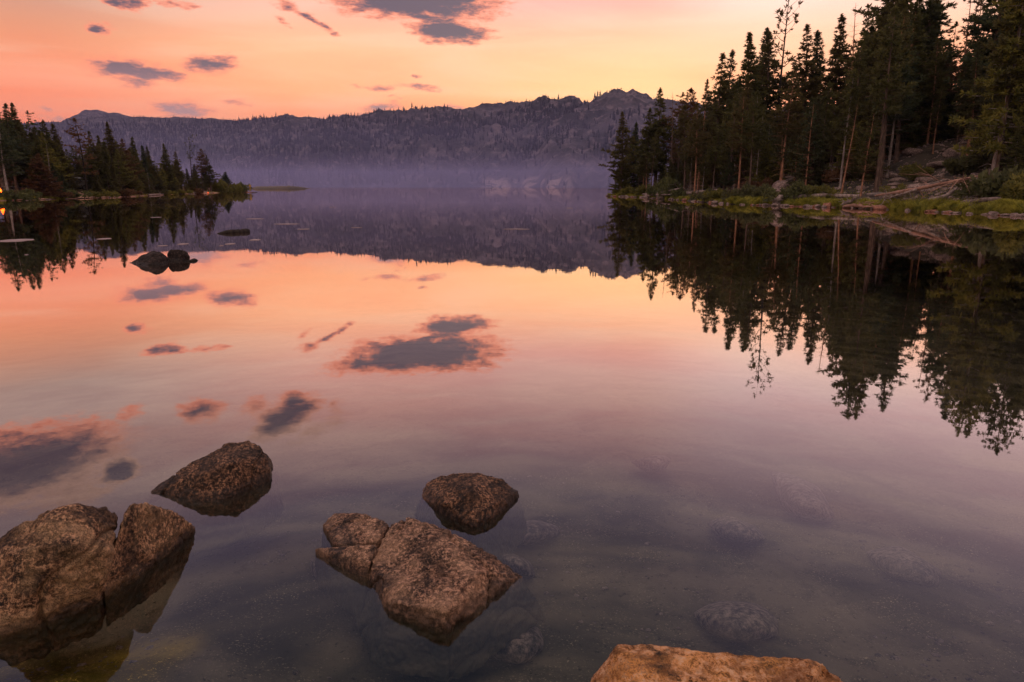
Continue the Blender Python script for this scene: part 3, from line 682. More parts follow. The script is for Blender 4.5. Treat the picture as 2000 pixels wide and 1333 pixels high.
# right shore: (px, behind shore, py of the top, kind, seed, crown, bark, label[, lean, wide])
RT = [
 (1213, 3, 219, 'pine', 1, 'pine', 'bark_brown', 'leftmost pine of the right shore, at the water tip of the wood'),
 (1238, 9, 240, 'spruce', 2, 'spruce', 'bark_brown', 'dense dark spruce just inside the tip of the right shore wood'),
 (1262, 5, 212, 'pine', 3, 'pine', 'bark_brown', 'bushy pine left of the narrow pointed one near the wood tip'),
 (1279, 10, 174, 'pine', 4, 'pine', 'bark_brown', 'tall pine with a pointed top standing out of the wood tip against the far ridge'),
 (1309, 9, 180, 'bare', 5, 'pine', 'bark_brown', 'thin leafless tree seen against the sky left of the first high pines'),
 (1322, 18, 182, 'ragged', 6, 'rust', 'bark_brown', 'sparse reddish pine beside the thin leafless tree'),
 (1343, 22, 172, 'lodge', 7, 'rust', 'bark_brown', 'browned thin crowned pine in the dip of the skyline'),
 (1364, 10, 157, 'pine', 4, 'spruce', 'bark_red', 'pine rising above the orange trunks at the left of the right wood'),
 (1396, 22, 104, 'pine', 8, 'pine', 'bark_brown', 'narrow twin of the black pine, stepping up the skyline from the left'),
 (1412, 30, 100, 'pine', 3, 'spruce', 'bark_brown', 'dark pine close behind the stepped skyline pine'),
 (1446, 25, 67, 'spruce', 9, 'pine', 'bark_brown', 'broad black pine left of the tall open branched one'),
 (1466, 34, 60, 'slim', 10, 'spruce', 'bark_brown', 'slim spire between the broad black pine and the open branched one'),
 (1484, 29, 64, 'pine', 1, 'pine', 'bark_brown', 'ragged topped pine touching the open branched tree'),
 (1507, 28, -12, 'forked', 11, 'pine', 'bark_black', 'tall old pine with open upswept branches and thin needles, black against the pink sky'),
 (1556, 33, 52, 'pine', 8, 'pine', 'bark_brown', 'crooked pine right of the open branched one'),
 (1577, 36, 63, 'slim', 12, 'spruce', 'bark_brown', 'dense narrow spruce right of the crooked skyline pine'),
 (1612, 32, 32, 'spruce', 2, 'pine', 'bark_brown', 'evenly conical pine alone in the skyline gap'),
 (1646, 30, 8, 'bare', 13, 'pine', 'bark_red', 'bare straight pole of a dead tree right of the conical pine'),
 (1664, 34, 24, 'lodge', 14, 'pine', 'bark_red', 'small round crowned pine right of the bare pole'),
 (1690, 22, -90, 'lodge', 7, 'pine', 'bark_black', 'very tall dark pine leaving the top of the photo right of the bare pole'),
 (1735, 26, -95, 'pine', 4, 'pine', 'bark_red', 'tall pine above the long leaning red trunk'),
 (1775, 30, -70, 'pine', 3, 'spruce', 'bark_brown', 'full dark pine left of the bright sky gap'),
 (1822, 40, 48, 'ragged', 6, 'pine', 'bark_brown', 'low ragged pine in the bright sky gap'),
 (1850, 38, -20, 'bare', 15, 'pine', 'bark_red', 'many stemmed leafless tree in the bright sky gap'),
 (1872, 30, -40, 'ragged', 16, 'rust', 'bark_red', 'sparse reddish pine right of the bright sky gap'),
 (1905, 26, -80, 'pine', 1, 'spruce', 'bark_brown', 'black pine right of the bright sky gap'),
 (1955, 30, -120, 'pine', 8, 'pine', 'bark_brown', 'tall pine at the top right corner'),
 (1936, 9, -95, 'big', 17, 'olive', 'bark_grey', 'big old pine with a pale trunk and drooping yellow green boughs at the right edge', 2.0),
 (2030, 12, -140, 'big', 18, 'pine', 'bark_grey', 'dark wide pine cut by the right edge of the photo'),
 # trunks that stand out at the front of the bank
 (1357, 3.5, 200, 'lodge', 14, 'pine', 'bark_red', 'pine with a bright orange trunk rising straight behind the grass of the right shore'),
 (1337, 7, 205, 'lodge', 7, 'pine', 'bark_brown', 'pine with a dull red trunk left of the bright orange trunk'),
 (1347, 6, 290, 'bare', 13, 'pine', 'bark_brown', 'leaning dead sapling between the dull red and bright orange trunks', 2.5),
 (1364, .7, 330, 'bare', 5, 'pine', 'bark_black', 'thin black dead stem at the water edge in front of the bright orange trunk'),
 (1425, 10, 190, 'ragged', 6, 'pine', 'bark_brown', 'open pine between the orange trunk and the pale leaning trunk', -1),
 (1476, 9, 215, 'ragged', 16, 'pine', 'bark_grey', 'pine with a thin pale trunk above the grassy point', 1.5),
 (1525, 8, 130, 'lodge', 14, 'pine', 'bark_red', 'pine with a thick reddish trunk left of the dark thicket', 1.0),
 (1583, 7, 190, 'spruce', 2, 'spruce', 'bark_brown', 'bushy spruce with boughs down to a short dark trunk in the middle of the bank'),
 (1645, 5, 205, 'bare', 15, 'pine', 'bark_red', 'broken topped orange trunk leaning right over the rusty stones', 5.0),
 (1683, 4.5, 215, 'ragged', 6, 'pine', 'bark_red', 'small ragged pine on a red trunk just left of the fallen pink log', 2.5),
 (1708, 13, 20, 'lodge', 7, 'pine', 'bark_red', 'tall pine on a long bare reddish trunk leaning right, mid slope', 2.0),
 (1730, 14, 90, 'lodge', 14, 'spruce', 'bark_grey', 'pine on a pale violet grey trunk right of the long reddish trunk', 1.0),
]
for e in RT:
    px, bk, pt, kd, sd_, cm, bm_, lab = e[:8]; ln = e[8] if len(e) > 8 else 0
    nm = 'dead_tree' if kd == 'bare' else 'spruce_tree' if 'spruce' in lab else 'pine_tree'
    tree(px, sdr(px) + bk, pt, kd, sd_, cm, bm_, lab, 'r', ln, 'dead tree' if kd == 'bare' else 'tree', GRT, name=nm, wide=1.0 if kd in ('bare', 'forked', 'big') else 1.15 if bm_ in ('bark_red', 'bark_grey') else 1.6)
# the rest of the wood, kept under the skyline of the photo
sky_px = [1190, 1213, 1250, 1279, 1300, 1330, 1364, 1380, 1398, 1446, 1500, 1530, 1556, 1590, 1612, 1640, 1690, 1780, 1800, 1840, 1870, 1905, 2000, 2150]
sky_py = [300, 232, 235, 195, 225, 200, 178, 140, 120, 95, 95, 130, 80, 110, 70, 110, -60, -40, 45, 90, 60, -40, -90, -90]
kinds = [('pine', 1, 'pine'), ('pine', 3, 'spruce'), ('spruce', 2, 'spruce'), ('pine', 4, 'pine'), ('slim', 12, 'pine'), ('lodge', 7, 'pine'), ('pine', 8, 'spruce'), ('spruce', 9, 'pine'), ('young', 19, 'olive')]
barks = ['bark_brown', 'bark_brown', 'bark_grey', 'bark_red']
cnt = 0; tries = 0; placed = []
while cnt < 225 and tries < 9000:
    tries += 1
    px = random.uniform(1200, 2080); bk = random.choice([random.uniform(6, 16), random.uniform(14, 44)])
    if px > 1600 and bk < 14 and random.random() < .8: continue
    if px < 1290: bk = random.uniform(3, 14)
    d = sdr(px) + bk; x, y = XY(px, d)
    if any(math.hypot(x - a, y - b) < 2.2 for a, b in placed): continue
    top_ = np.interp(px, sky_px, sky_py); k, s_, cm = random.choice(kinds + [('lodge', 14, 'pine'), ('lodge', 7, 'pine'), ('ragged', 16, 'spruce')] * (2 if bk < 26 else 0))
    g = ztop(px, 372, d); zb = float(zr(x, y)[0]); ht = min(ztop(px, top_ + (random.uniform(45, 150) if px < 1640 else random.uniform(10, 110)), d) - zb, random.uniform(10, 25))
    if bk < 12 and k not in ('lodge', 'ragged'): ht = min(ht, random.uniform(3, 7))
    if ht < 3: continue
    if 1500 < px < 1545 and bk > 12 and ht > ztop(px, 235, d) - zb: ht = max(3.5, ztop(px, 235, d) - zb)
    if 1735 < px < 1930 and bk < 20: continue
    placed.append((x, y)); cnt += 1
    if k == 'young': lab, ht = 'young olive green pine low on the bank among the tall trunks of the right shore', min(ht, 4.5)
    elif bk > 14: lab = 'dark conifer in the crowded wood up the slope of the right shore'
    else: lab = 'dark conifer low on the bank near the stones of the right shore'
    tree(px, d, 0, k, s_, cm, random.choice(barks), lab, 'r', random.uniform(-1.5, 1.5), 'tree', GRT, wide=1.15 if k in ('lodge', 'ragged') else 1.5, H=ht, name='spruce_tree' if k == 'spruce' else 'pine_tree')

# left point
LT = [
 (6, 4, 205, 'pine', 3, 'spruce', 'bark_brown', 'tall pine at the left edge behind the pale bare trunk'),
 (14, 1.5, 232, 'lodge', 14, 'spruce', 'bark_grey', 'pine with a long pale trunk at the left edge above the campfire glow', -1.0),
 (32, 8, 204, 'pine', 1, 'spruce', 'bark_brown', 'second high pine from the left edge of the left point'),
 (54, 10, 203, 'slim', 10, 'spruce', 'bark_brown', 'third high pine from the left edge, narrow and black'),
 (77, 12, 218, 'ragged', 6, 'spruce', 'bark_brown', 'thin topped pine right of the three highest of the left point'),
 (101, 10, 236, 'pine', 4, 'pine', 'bark_grey', 'broad pine with a rounded top left of the dead looking tree'),
 (124, 9, 243, 'slim', 12, 'pine', 'bark_brown', 'slim pine left of the gap in the left point skyline'),
 (168, 4, 232, 'ragged', 20, 'rust', 'bark_black', 'half dead pine with a bare pointed top standing apart on the left point'),
 (189, 9, 257, 'pine', 8, 'pine', 'bark_brown', 'pine just right of the half dead one on the left point'),
 (207, 10, 266, 'slim', 10, 'pine', 'bark_brown', 'slim pine left of the highest spruce of the left point middle'),
 (228, 9, 240, 'spruce', 9, 'pine', 'bark_brown', 'sharply pointed spruce, highest in the middle of the left point'),
 (250, 8, 272, 'pine', 1, 'rust', 'bark_brown', 'brownish pine right of the pointed spruce on the left point'),
 (269, 8, 268, 'spruce', 2, 'pine', 'bark_brown', 'small pointed spruce between the brownish pine and the twin spires'),
 (287, 7, 285, 'slim', 12, 'spruce', 'bark_brown', 'left one of two slim spires on the left point'),
 (297, 7, 287, 'spruce', 9, 'spruce', 'bark_brown', 'right one of two slim spires on the left point'),
 (328, 7, 281, 'spruce', 2, 'pine', 'bark_brown', 'lone pointed spruce right of the dip in the left point skyline'),
 (348, 7, 297, 'pine', 3, 'pine', 'bark_brown', 'rounded pine right of the lone pointed spruce'),
 (353, 9, 275, 'bare', 13, 'pine', 'bark_black', 'thin dead pole sticking out of the trees near the end of the left point'),
 (376, 7, 270, 'forked', 21, 'spruce', 'bark_black', 'tufted open topped pine near the end of the left point'),
 (395, 6, 291, 'lodge', 7, 'rust', 'bark_brown', 'dark red brown flat topped pine near the end of the left point'),
 (411, 4, 303, 'pine', 4, 'spruce', 'bark_brown', 'last big pine of the left point, black and full'),
 (441, 3, 336, 'young', 19, 'spruce', 'bark_brown', 'small round black pine alone beyond the last big pine of the left point'),
 (291, 2, 325, 'bare', 5, 'pine', 'bark_grey', 'thin pale dead trunk at the front of the left point woods'),
 (100, 2.5, 280, 'bare', 15, 'pine', 'bark_grey', 'pale leaning dead trunk left of the half hidden car', 1.5),
 (82, 3, 300, 'young', 22, 'rust', 'bark_brown', 'young browned pine beside the orange lit ground'),
]
for e in LT:
    px, bk, pt, kd, sd_, cm, bm_, lab = e[:8]; ln = e[8] if len(e) > 8 else 0
    tree(px, sdl(px) + bk, pt, kd, sd_, cm, bm_, lab, 'l', ln, 'dead tree' if kd == 'bare' else 'tree', GLT, name='dead_tree' if kd == 'bare' else 'spruce_tree' if 'spruce' in lab else 'pine_tree', wide=1.7 if kd not in ('bare','forked') else 1)
skl = ([-60, 0, 60, 100, 140, 190, 228, 270, 300, 312, 328, 360, 411, 430], [225, 225, 228, 250, 285, 275, 268, 290, 305, 325, 305, 310, 325, 350])
cnt = 0; tries = 0; placed = []
while cnt < 230 and tries < 9000:
    tries += 1
    px = random.uniform(-40, 425); bk = random.uniform(2.5, 18 if px < 350 else 8); d = sdl(px) + bk; x, y = XY(px, d)
    if any(math.hypot(x - a, y - b) < 1.4 for a, b in placed): continue
    if px < 75 and bk < 13: continue
    if 132 < px < 182 and bk < 12.5: continue
    zb = float(zl(x, y)[0]); ht = ztop(px, np.interp(px, *skl) + random.uniform(2, 34), d) - zb
    if bk < 4.5: ht *= random.uniform(.4, .75)
    if ht < 2: continue
    placed.append((x, y)); cnt += 1
    k, s_, cm = random.choice([('pine', 1, 'pine'), ('spruce', 2, 'pine'), ('slim', 12, 'pine'), ('spruce', 9, 'spruce'), ('pine', 8, 'olive'), ('pine', 3, 'pine'), ('lodge', 14, 'pine')])
    lab = 'small dark conifer at the front edge of the left point woods' if ht < 5 else 'dark conifer filling the woods of the left point'
    tree(px, d, 0, k, s_, cm, 'bark_brown', lab, 'l', random.uniform(-1, 1), 'tree', GLT, wide=2.1, H=ht, name='spruce_tree' if k == 'spruce' else 'pine_tree')

# ------------------------------------------------------------------ bushes
def leaf_cloud(name, seed, mat, n=1500, leaf=.085, flat=.75):
    rs = np.random.default_rng(seed); cl = rs.normal(0, .42, (16, 3)); cl[:, 2] = np.abs(cl[:, 2]) * .6 + .15
    r_ = rs.uniform(.18, .38, 16); i = rs.integers(0, 16, n); d = rs.normal(0, 1, (n, 3)); d /= np.linalg.norm(d, axis=1)[:, None]
    c = cl[i] + d * (r_[i] * rs.uniform(.5, 1.1, n))[:, None]; c[:, 2] = np.abs(c[:, 2]) * flat * 1.3
    dd = d * .6 + np.array([0, 0, .6]); V, Fc = tufts(c, dd / np.linalg.norm(dd, axis=1)[:, None], np.full(n, leaf * 2.0), 2, rs, .26)
    return mesh_np(name, V, Fc, mat)
def stems(seed):
    rs = np.random.default_rng(seed); mb = MB()
    for k in range(14):
        a = rs.uniform(0, 6.28); l_ = rs.uniform(.4, .9); mb.tube([(0, 0, -.1), (math.cos(a) * l_ * .3, math.sin(a) * l_ * .3, l_ * .35), (math.cos(a) * l_ * .7, math.sin(a) * l_ * .7, l_ * .75)], [.02, .014, .006], 4)
    return mb.mesh('stems', M['bark_brown'], True)
BP = {m_: [leaf_cloud('foliage', s_, M[m_]) for s_ in (1, 2, 3)] for m_ in ('willow', 'olive', 'rust')}; SP = stems(5)
def bush(px, bk, size, h, m_, label, side='r', group='shrubs along the right shore'):
    sd_ = sdr(px) if side == 'r' else sdl(px); x, y = XY(px, sd_ + bk); z = float((zr if side == 'r' else zl)(x, y)[0])
    rt = empty('shrub', (x, y, z), random.uniform(0, 6)); rt.scale = (size, size, h)
    link('foliage', random.choice(BP[m_]), rt); link('stems', SP, rt); tag(rt, label, 'shrub', group)
for q in [
 (1225, 1.5, 1.6, 1.2, 'olive', 'low olive shrub at the water tip of the right shore'), (1255, 2.5, 1.5, 1.4, 'olive', 'olive shrub between the tip and the driftwood of the right shore'),
 (1290, 3, 1.4, 2.2, 'willow', 'tall pale green willow shrub behind the driftwood'), (1310, 3.5, 1.5, 2.6, 'willow', 'highest willow shrub left of the red trunks'),
 (1330, 1.8, .8, 1.2, 'willow', 'small willow shrub at the foot of the dull red trunk'), (1388, 1.8, 1.1, 1.2, 'willow', 'bright green shrub right of the bright orange trunk'),
 (1410, 3, 1.0, 1.0, 'olive', 'low shrub behind the pale flat stone'), (1458, 3, 1.1, 1.5, 'willow', 'yellowish shrub at the foot of the thin pale trunk'),
 (1490, 2.5, 1.0, 1.3, 'willow', 'green shrub left of the thick reddish trunk'), (1555, 2.6, 1.5, 1.6, 'willow', 'wide green shrub right of the thick reddish trunk'),
 (1600, 3.0, 1.1, 1.2, 'olive', 'dark olive shrub above the rusty stones'), (1760, 4.5, .9, 1.0, 'olive', 'small dark shrub above the middle of the fallen log'),
 (1955, 5.0, 1.7, 2.3, 'willow', 'pale feathery willow shrub at the foot of the big pale trunk'), (1992, 4, 1.4, 1.5, 'olive', 'olive shrub at the right edge of the photo'),
 (1795, 12, 1.2, 1.2, 'olive', 'dark shrub on the slope above the tip of the fallen log'), (1870, 14, 1.6, 1.4, 'willow', 'green shrub high on the slope left of the big pale trunk'),
 (1620, 9, 1.5, 1.4, 'rust', 'brown shrub on the slope behind the leaning orange trunk'), (1500, 8, 1.4, 1.2, 'rust', 'brown shrub on the slope left of the thick reddish trunk')]: bush(*q)
for q in [
 (15, 1.6, 1.5, 1.3, 'willow', 'green shrub at the left edge at the water'), (40, 2.0, 1.3, 1.1, 'willow', 'grey green shrub in front of the orange lit ground'),
 (75, 3.0, 1.3, .9, 'rust', 'brownish shrub right of the orange lit ground'), (100, 2.6, 1.4, .9, 'rust', 'wide shrub left of the pale green one on the left point'),
 (128, 2.4, 1.5, 1.3, 'willow', 'pale green round shrub left of the sandy rise'), (190, 2.5, 1.6, 1.2, 'olive', 'olive shrub on the sandy rise of the left point'),
 (235, 2, 1.8, 1.0, 'rust', 'low brown shrub on the beach behind the thin floating log'), (320, 1.2, 1.6, 1.1, 'olive', 'yellowish shrub in the middle of the beach of the left point'),
 (350, 1.5, 1.8, 1.0, 'olive', 'low shrub behind the pale driftwood of the left point'), (380, 1.8, 1.8, 1.2, 'rust', 'brown shrub near the small red light'),
 (436, 1.5, 2.4, 3.0, 'olive', 'big dark shrub under the small round pine'), (452, 1.5, 2.2, 2.0, 'olive', 'shrub right of the small round pine'),
 (466, .6, 2.0, 2.3, 'willow', 'last yellow green shrub at the end of the left point')]: bush(*q, side='l', group='shrubs along the left point')

# ------------------------------------------------------------------ grass (nobody could count it)
def blades(px0, px1, n, hmin, hmax, depth, zf, sdf, seed, off=0.0):
    rs = np.random.default_rng(seed); px = rs.uniform(px0, px1, n); bk = off + np.abs(rs.normal(.15, depth, n))
    d = np.array([sdf(a) for a in px]) + bk; a = np.arctan((px - 1000) / F * math.cos(PITCH)); x, y = d * np.sin(a), d * np.cos(a)
    z = zf(x, y); cl = .5 + .5 * fb2(x, y, .55, 3, seed); keep = (cl > .30) & (z > -.05); x, y, z, cl = x[keep], y[keep], z[keep], cl[keep]; n = len(x)
    h = (hmin + (hmax - hmin) * rs.uniform(0, 1, n)) * (.55 + .6 * cl); la = fb2(x, y, .8, 2, seed + 2) * 4 + rs.normal(0, .7, n)
    lx, ly = np.cos(la) * h * .45, np.sin(la) * h * .45; wa = rs.uniform(0, 6.28, n); wx, wy = .013 * np.cos(wa), .013 * np.sin(wa)
    pts = []
    for (t, w_) in ((0, 1), (.5, 1.1), (.85, .7), (1, .05)):
        cx, cyy, cz = x + lx * t * t, y + ly * t * t, z + h * (t - .28 * t ** 3)
        pts += [np.stack([cx - wx * w_, cyy - wy * w_, cz], 1), np.stack([cx + wx * w_, cyy + wy * w_, cz], 1)]
    V = np.stack(pts, 1).reshape(-1, 3); f = np.array([(0, 1, 3, 2), (2, 3, 5, 4), (4, 5, 7, 6)])
    return V, (np.arange(n)[:, None, None] * 8 + f[None]).reshape(-1, 4)
def merge(parts):
    V, Fc, k = [], [], 0
    for a, b in parts: V.append(a); Fc.append(b + k); k += len(a)
    return np.concatenate(V), np.concatenate(Fc)
V, Fc = merge([blades(1188, 1290, 7000, .25, .55, .9, zr, sdr, 1), blades(1300, 1640, 15000, .25, .6, .9, zr, sdr, 2), blades(1620, 1760, 5000, .2, .45, .9, zr, sdr, 3),
               blades(1745, 2080, 11000, .4, .8, .8, zr, sdr, 4), blades(1250, 2050, 9000, .15, .3, 4.0, zr, sdr, 5)])
tag(link('grass', mesh_np('grass', V, Fc, M['grass'])), 'long yellow green grass leaning over the stones of the right shore', kind='stuff')
V, Fc = merge([blades(-20, 130, 2500, .2, .45, 1.2, zl, sdl, 6, .8), blades(130, 470, 3500, .15, .35, 2.0, zl, sdl, 7, 1.3)])
tag(link('grass', mesh_np('grass', V, Fc, M['grass'])), 'sparse grass behind the sandy edge of the left point', kind='stuff')
# reed bed far out
rs = np.random.default_rng(8); n = 9000; px = rs.uniform(488, 606, n); dd = 345 + rs.uniform(-1, 1, n) * 14 * np.sqrt(np.clip(1 - ((px - 547) / 60) ** 2, 0, 1))
a = np.arctan((px - 1000) / F * math.cos(PITCH)); x, y = dd * np.sin(a), dd * np.cos(a); h = rs.uniform(.5, 1.25, n) * (.6 + .5 * fb2(x, y, .12, 2, 4)) * np.clip((60 - abs(px - 547)) / 14, .2, 1)
V = np.stack([np.stack([x - .06, y, 0 * x - .05], 1), np.stack([x + .06, y, 0 * x - .05], 1), np.stack([x + .05 + rs.normal(0, .1, n), y, h], 1), np.stack([x + .02, y, h * 1.02], 1)], 1).reshape(-1, 3)
tag(link('reeds', mesh_np('reeds', V, np.arange(n * 4).reshape(-1, 4), M['reed'])), 'pale low reed bed standing in the misty far water', kind='stuff')
# litter of small stones and twigs on the slope
def stone_np(seed, sub=3, squash=(1, .8, .6)):
    bm = bmesh.new(); bmesh.ops.create_icosphere(bm, subdivisions=sub, radius=1); rs = np.random.default_rng(seed)
    for q in range(9):
        nrm = rs.normal(0, 1, 3); nrm /= np.linalg.norm(nrm); nv = Vector(nrm); dd = rs.uniform(.55, .85)
        for v in bm.verts:
            k = v.co.dot(nv)
            if k > dd: v.co -= nv * (k - dd) * .9
    V = np.array([v.co[:] for v in bm.verts]); Fc = np.array([[l.index for l in f.verts] for f in bm.faces]); bm.free()
    V = V * (1 + .10 * fbm(V * 1.8 + seed, 4, seed))[:, None] * np.array(squash); return V, Fc
ST = [stone_np(s_, 3, (1, rs.uniform(.65, .95), rs.uniform(.45, .75))) for s_ in range(8)]
ST_ME = {m_: [mesh_np('stone', v, f, M[m_], True) for v, f in ST] for m_ in ('rock_far', 'rock_rust')}
lo = [stone_np(40 + s_, 1) for s_ in range(4)]; parts = []
rs = np.random.default_rng(9)
for q in range(2600):
    px = rs.uniform(1300, 2080); bk = rs.uniform(1.5, 34); x, y = XY(px, sdr(px) + bk); v, f = lo[q % 4]; s_ = rs.uniform(.06, .24); r_ = rs.uniform(0, 6.28)
    c_, s2 = math.cos(r_), math.sin(r_); parts.append((np.stack([(v[:, 0] * c_ - v[:, 1] * s2) * s_ + x, (v[:, 0] * s2 + v[:, 1] * c_) * s_ + y, v[:, 2] * s_], 1), f, x, y))
zz = zr(np.array([p[2] for p in parts]), np.array([p[3] for p in parts]))
parts = [(np.column_stack([p[0][:, :2], p[0][:, 2] + z_]), p[1]) for p, z_ in zip(parts, zz)]
V, Fc = merge(parts); tag(link('rubble', mesh_np('rubble', V, Fc, M['rock_far'])), 'small stones scattered over the right slope', kind='stuff')

rs = np.random.default_rng(12); parts = []
for q in range(1500):
    px = rs.uniform(-60, 2060); py = rs.uniform(880, 1400); p_ = P(px, py, -.3); x, y = p_[0], p_[1]; v, f = lo[q % 4]
    if fb2(x, y, 1.7, 2, 77)[0] < -.15 + .3 * rs.uniform(): continue
    s_ = .006 + .02 * rs.uniform() ** 4; parts.append((v * s_ * np.array([1, 1, .6]) * rs.uniform(.8, 1.2, 3) + np.array([x, y, float(bed_z(x, y)) + .035 * fb2(x, y, 1.6, 4, 3)[0] + .012 * fb2(x, y, 9, 3, 5)[0]]), f))
V, Fc = merge(parts); tag(link('pebbles', mesh_np('pebbles', V, Fc, M['rock_sunk'])), 'small pebbles and grit lying on the sandy lake bed', kind='stuff')
# ------------------------------------------------------------------ shore stones and slope boulders
def stone(x, y, z, s_, m_, label, group, sq=(1, 1, 1), cat='stone', nm='stone', i=None):
    o = link(nm, ST_ME[m_][i if i is not None else random.randrange(8)], loc=(x, y, z)); o.scale = (s_ * sq[0], s_ * sq[1], s_ * sq[2]); o.rotation_euler = (0, 0, random.uniform(0, 6.28)); tag(o, label, cat, group); return o
GS = 'stones along the water edge of the right shore'
NAMED = [(1400, .62, .8, 'rock_far', 'pale flat stone, largest between the orange trunk and the root stump'), (1412, .35, .8, 'rock_far', 'pale stone in front of the largest flat one'),
 (1498, .45, .6, 'rock_far', 'broad flat pink stone left of the root stump'), (1519, .50, .8, 'rock_far', 'pale stone right under the root stump'),
 (1598, .34, .9, 'rock_rust', 'small rusty stone left of the cone shaped one'), (1620, .52, 1.05, 'rock_rust', 'cone shaped rusty stone left of the driftwood'),
 (1722, .74, .75, 'rock_rust', 'big smooth orange stone standing in the water at the end of the driftwood'), (1566, .26, .6, 'rock_rust', 'small orange stone right of the root stump'),
 (1935, .28, .5, 'rock_far', 'stone under the long grass second from the right edge'), (1975, .30, .6, 'rock_far', 'stone under the long grass at the right edge'),
 (1875, .30, .4, 'rock_far', 'flat stone under the middle of the long grass'), (1290, .5, .8, 'rock_far', 'grey stone at the foot of the crossed driftwood')]
for px, s_, hh, m_, lab in NAMED:
    x, y = XY(px, sdr(px) - .05); stone(x, y, s_ * hh * .10, s_, m_, lab, GS, (1, .8, hh), i=(0 if px == 1722 else None))
for q in range(90):
    px = random.choice([random.uniform(1192, 1290), random.uniform(1300, 1760), random.uniform(1300, 1600), random.uniform(1760, 2040)])
    s_ = random.uniform(.13, .38) * (1.0 if px > 1400 else 1.25); x, y = XY(px, sdr(px) + random.uniform(-.25, .35))
    lab = ('small grey stone at the water edge below the tip of the right shore wood' if px < 1295 else 'small stone in the row below the grass, between the driftwood and the root stump' if px < 1530
           else 'small stone in the row between the root stump and the big smooth orange one' if px < 1740 else 'small stone half hidden under the long grass at the right')
    stone(x, y, .02, s_, random.choice(['rock_far', 'rock_far', 'rock_far', 'rock_rust']), lab, GS, (1, .8, .75))
GB = 'boulders on the right slope'
for px, py, s_, lab in [(1836, 325, 1.0, 'big pale boulder on the slope above the fallen log tip'), (1852, 322, .8, 'grey boulder leaning on the big pale one'), (1720, 345, .75, 'pale jagged boulder behind the middle of the fallen log'),
 (1738, 346, .6, 'smaller jagged boulder right of the pale jagged one'), (1755, 352, .5, 'low boulder above the pink log'), (1805, 354, .55, 'boulder just above the pink log'), (1802, 250, 1.1, 'whitish boulder high on the slope among the trees'),
 (1870, 300, 1.0, 'boulder left of the big pale trunk'), (1530, 292, 1.3, 'big rounded boulder up the slope right of the thick reddish trunk'), (1545, 350, .6, 'boulder on the slope behind the wide green shrub'),
 (1915, 360, .8, 'grey boulder at the foot of the big pale trunk'), (1890, 372, .9, 'long grey boulder right of the fallen log branches'), (1785, 300, .9, 'dark boulder up the slope left of the big pale one'),
 (1380, 366, .7, 'grey boulder behind the bright green shrub'), (1365, 358, .5, 'grey boulder right of the bright orange trunk')]:
    # walk along the ray until it meets the slope
    d = ray(px, py); hit = None
    for t in np.arange(sdr(px) * .95, sdr(px) + 60, .25):
        h_ = math.hypot(d[0], d[1]); x, y, z = d[0] / h_ * t, d[1] / h_ * t, CAMH + d[2] / h_ * t
        if float(zr(x, y)[0]) >= z: hit = (x, y, z); break
    if hit is None: hit = (*XY(px, sdr(px) + 8), 0); hit = (hit[0], hit[1], float(zr(hit[0], hit[1])[0]))
    stone(hit[0], hit[1], hit[2] + .1 * s_, s_, 'rock_far', lab, GB, (1.1, .9, .9), 'rock', 'boulder')
for q in range(40):
    px = random.uniform(1380, 2050); bk = random.uniform(5, 30); x, y = XY(px, sdr(px) + bk); s_ = random.uniform(.25, .6)
    stone(x, y, float(zr(x, y)[0]), s_, 'rock_far', 'dim boulder in the shade under the trees of the right slope', GB, (1, 1, .8), 'rock', 'boulder')
GL = 'stones along the sandy edge of the left point'
for q in range(34):
    px = random.uniform(20, 470); s_ = random.uniform(.12, .32); x, y = XY(px, sdl(px) + random.uniform(-.3, .6))
    stone(x, y, .03, s_, random.choice(['rock_far', 'rock_rust']), 'small stone at the sandy water edge of the left point', GL, (1, .8, .6))
x, y = XY(475, 172); stone(x, y, .1, 1.6, 'rock_rust', 'low pinkish rock at the end of the left point beside the standing person', GL, (1.1, .7, .42), 'rock', 'boulder')
x, y = XY(488, 167); stone(x, y, -.02, .9, 'rock_rust', 'flat rock under the standing person', GL, (1.2, .7, .35), 'rock', 'boulder')
x, y = XY(1187, 102); stone(x, y, .02, .5, 'rock_far', 'dark stone in the water off the tip of the right shore', GS, (1, .8, .8), 'rock', 'boulder')

# ------------------------------------------------------------------ logs and driftwood
def log_obj(name, label, pts, rad, mat, branches=(), cat='log', group=None, seed=1, rough=.06):
    rs = np.random.default_rng(seed); pts = np.array(pts, float); n = max(8, int(len(pts) * 5)); t = np.linspace(0, 1, n)
    cum = np.concatenate([[0], np.cumsum(np.linalg.norm(np.diff(pts, axis=0), axis=1))]); cum /= cum[-1]
    c = np.stack([np.interp(t, cum, pts[:, i]) for i in range(3)], 1) + rs.normal(0, rough * max(rad), (n, 3)); c0 = c[0].copy()
    mb = MB(); rr = np.interp(t, np.linspace(0, 1, len(rad)), rad) * rs.uniform(.93, 1.08, n); mb.tube(c - c0, rr, 8)
    L_ = np.linalg.norm(pts[-1] - pts[0])
    for (tt_, dv, bl, br) in branches:
        s0 = np.array([np.interp(tt_, t, c[:, i]) for i in range(3)]) - c0; dv = np.array(dv, float); dv /= np.linalg.norm(dv)
        q1 = s0 + dv * bl * .5 + rs.normal(0, .06 * bl, 3); q2 = s0 + dv * bl + rs.normal(0, .1 * bl, 3) - np.array([0, 0, .1 * bl])
        mb.tube([s0, q1, q2], [br, br * .7, br * .25], 5)
        for w_ in range(3):
            e = q1 + rs.normal(0, .35 * bl, 3) + dv * bl * .3; mb.tube([q1, e], [br * .45, br * .15], 4)
    o = link(name, mb.mesh(name, M[mat], True), loc=c0); tag(o, label, cat, group); return o
GD = 'fallen logs and driftwood of the right shore'
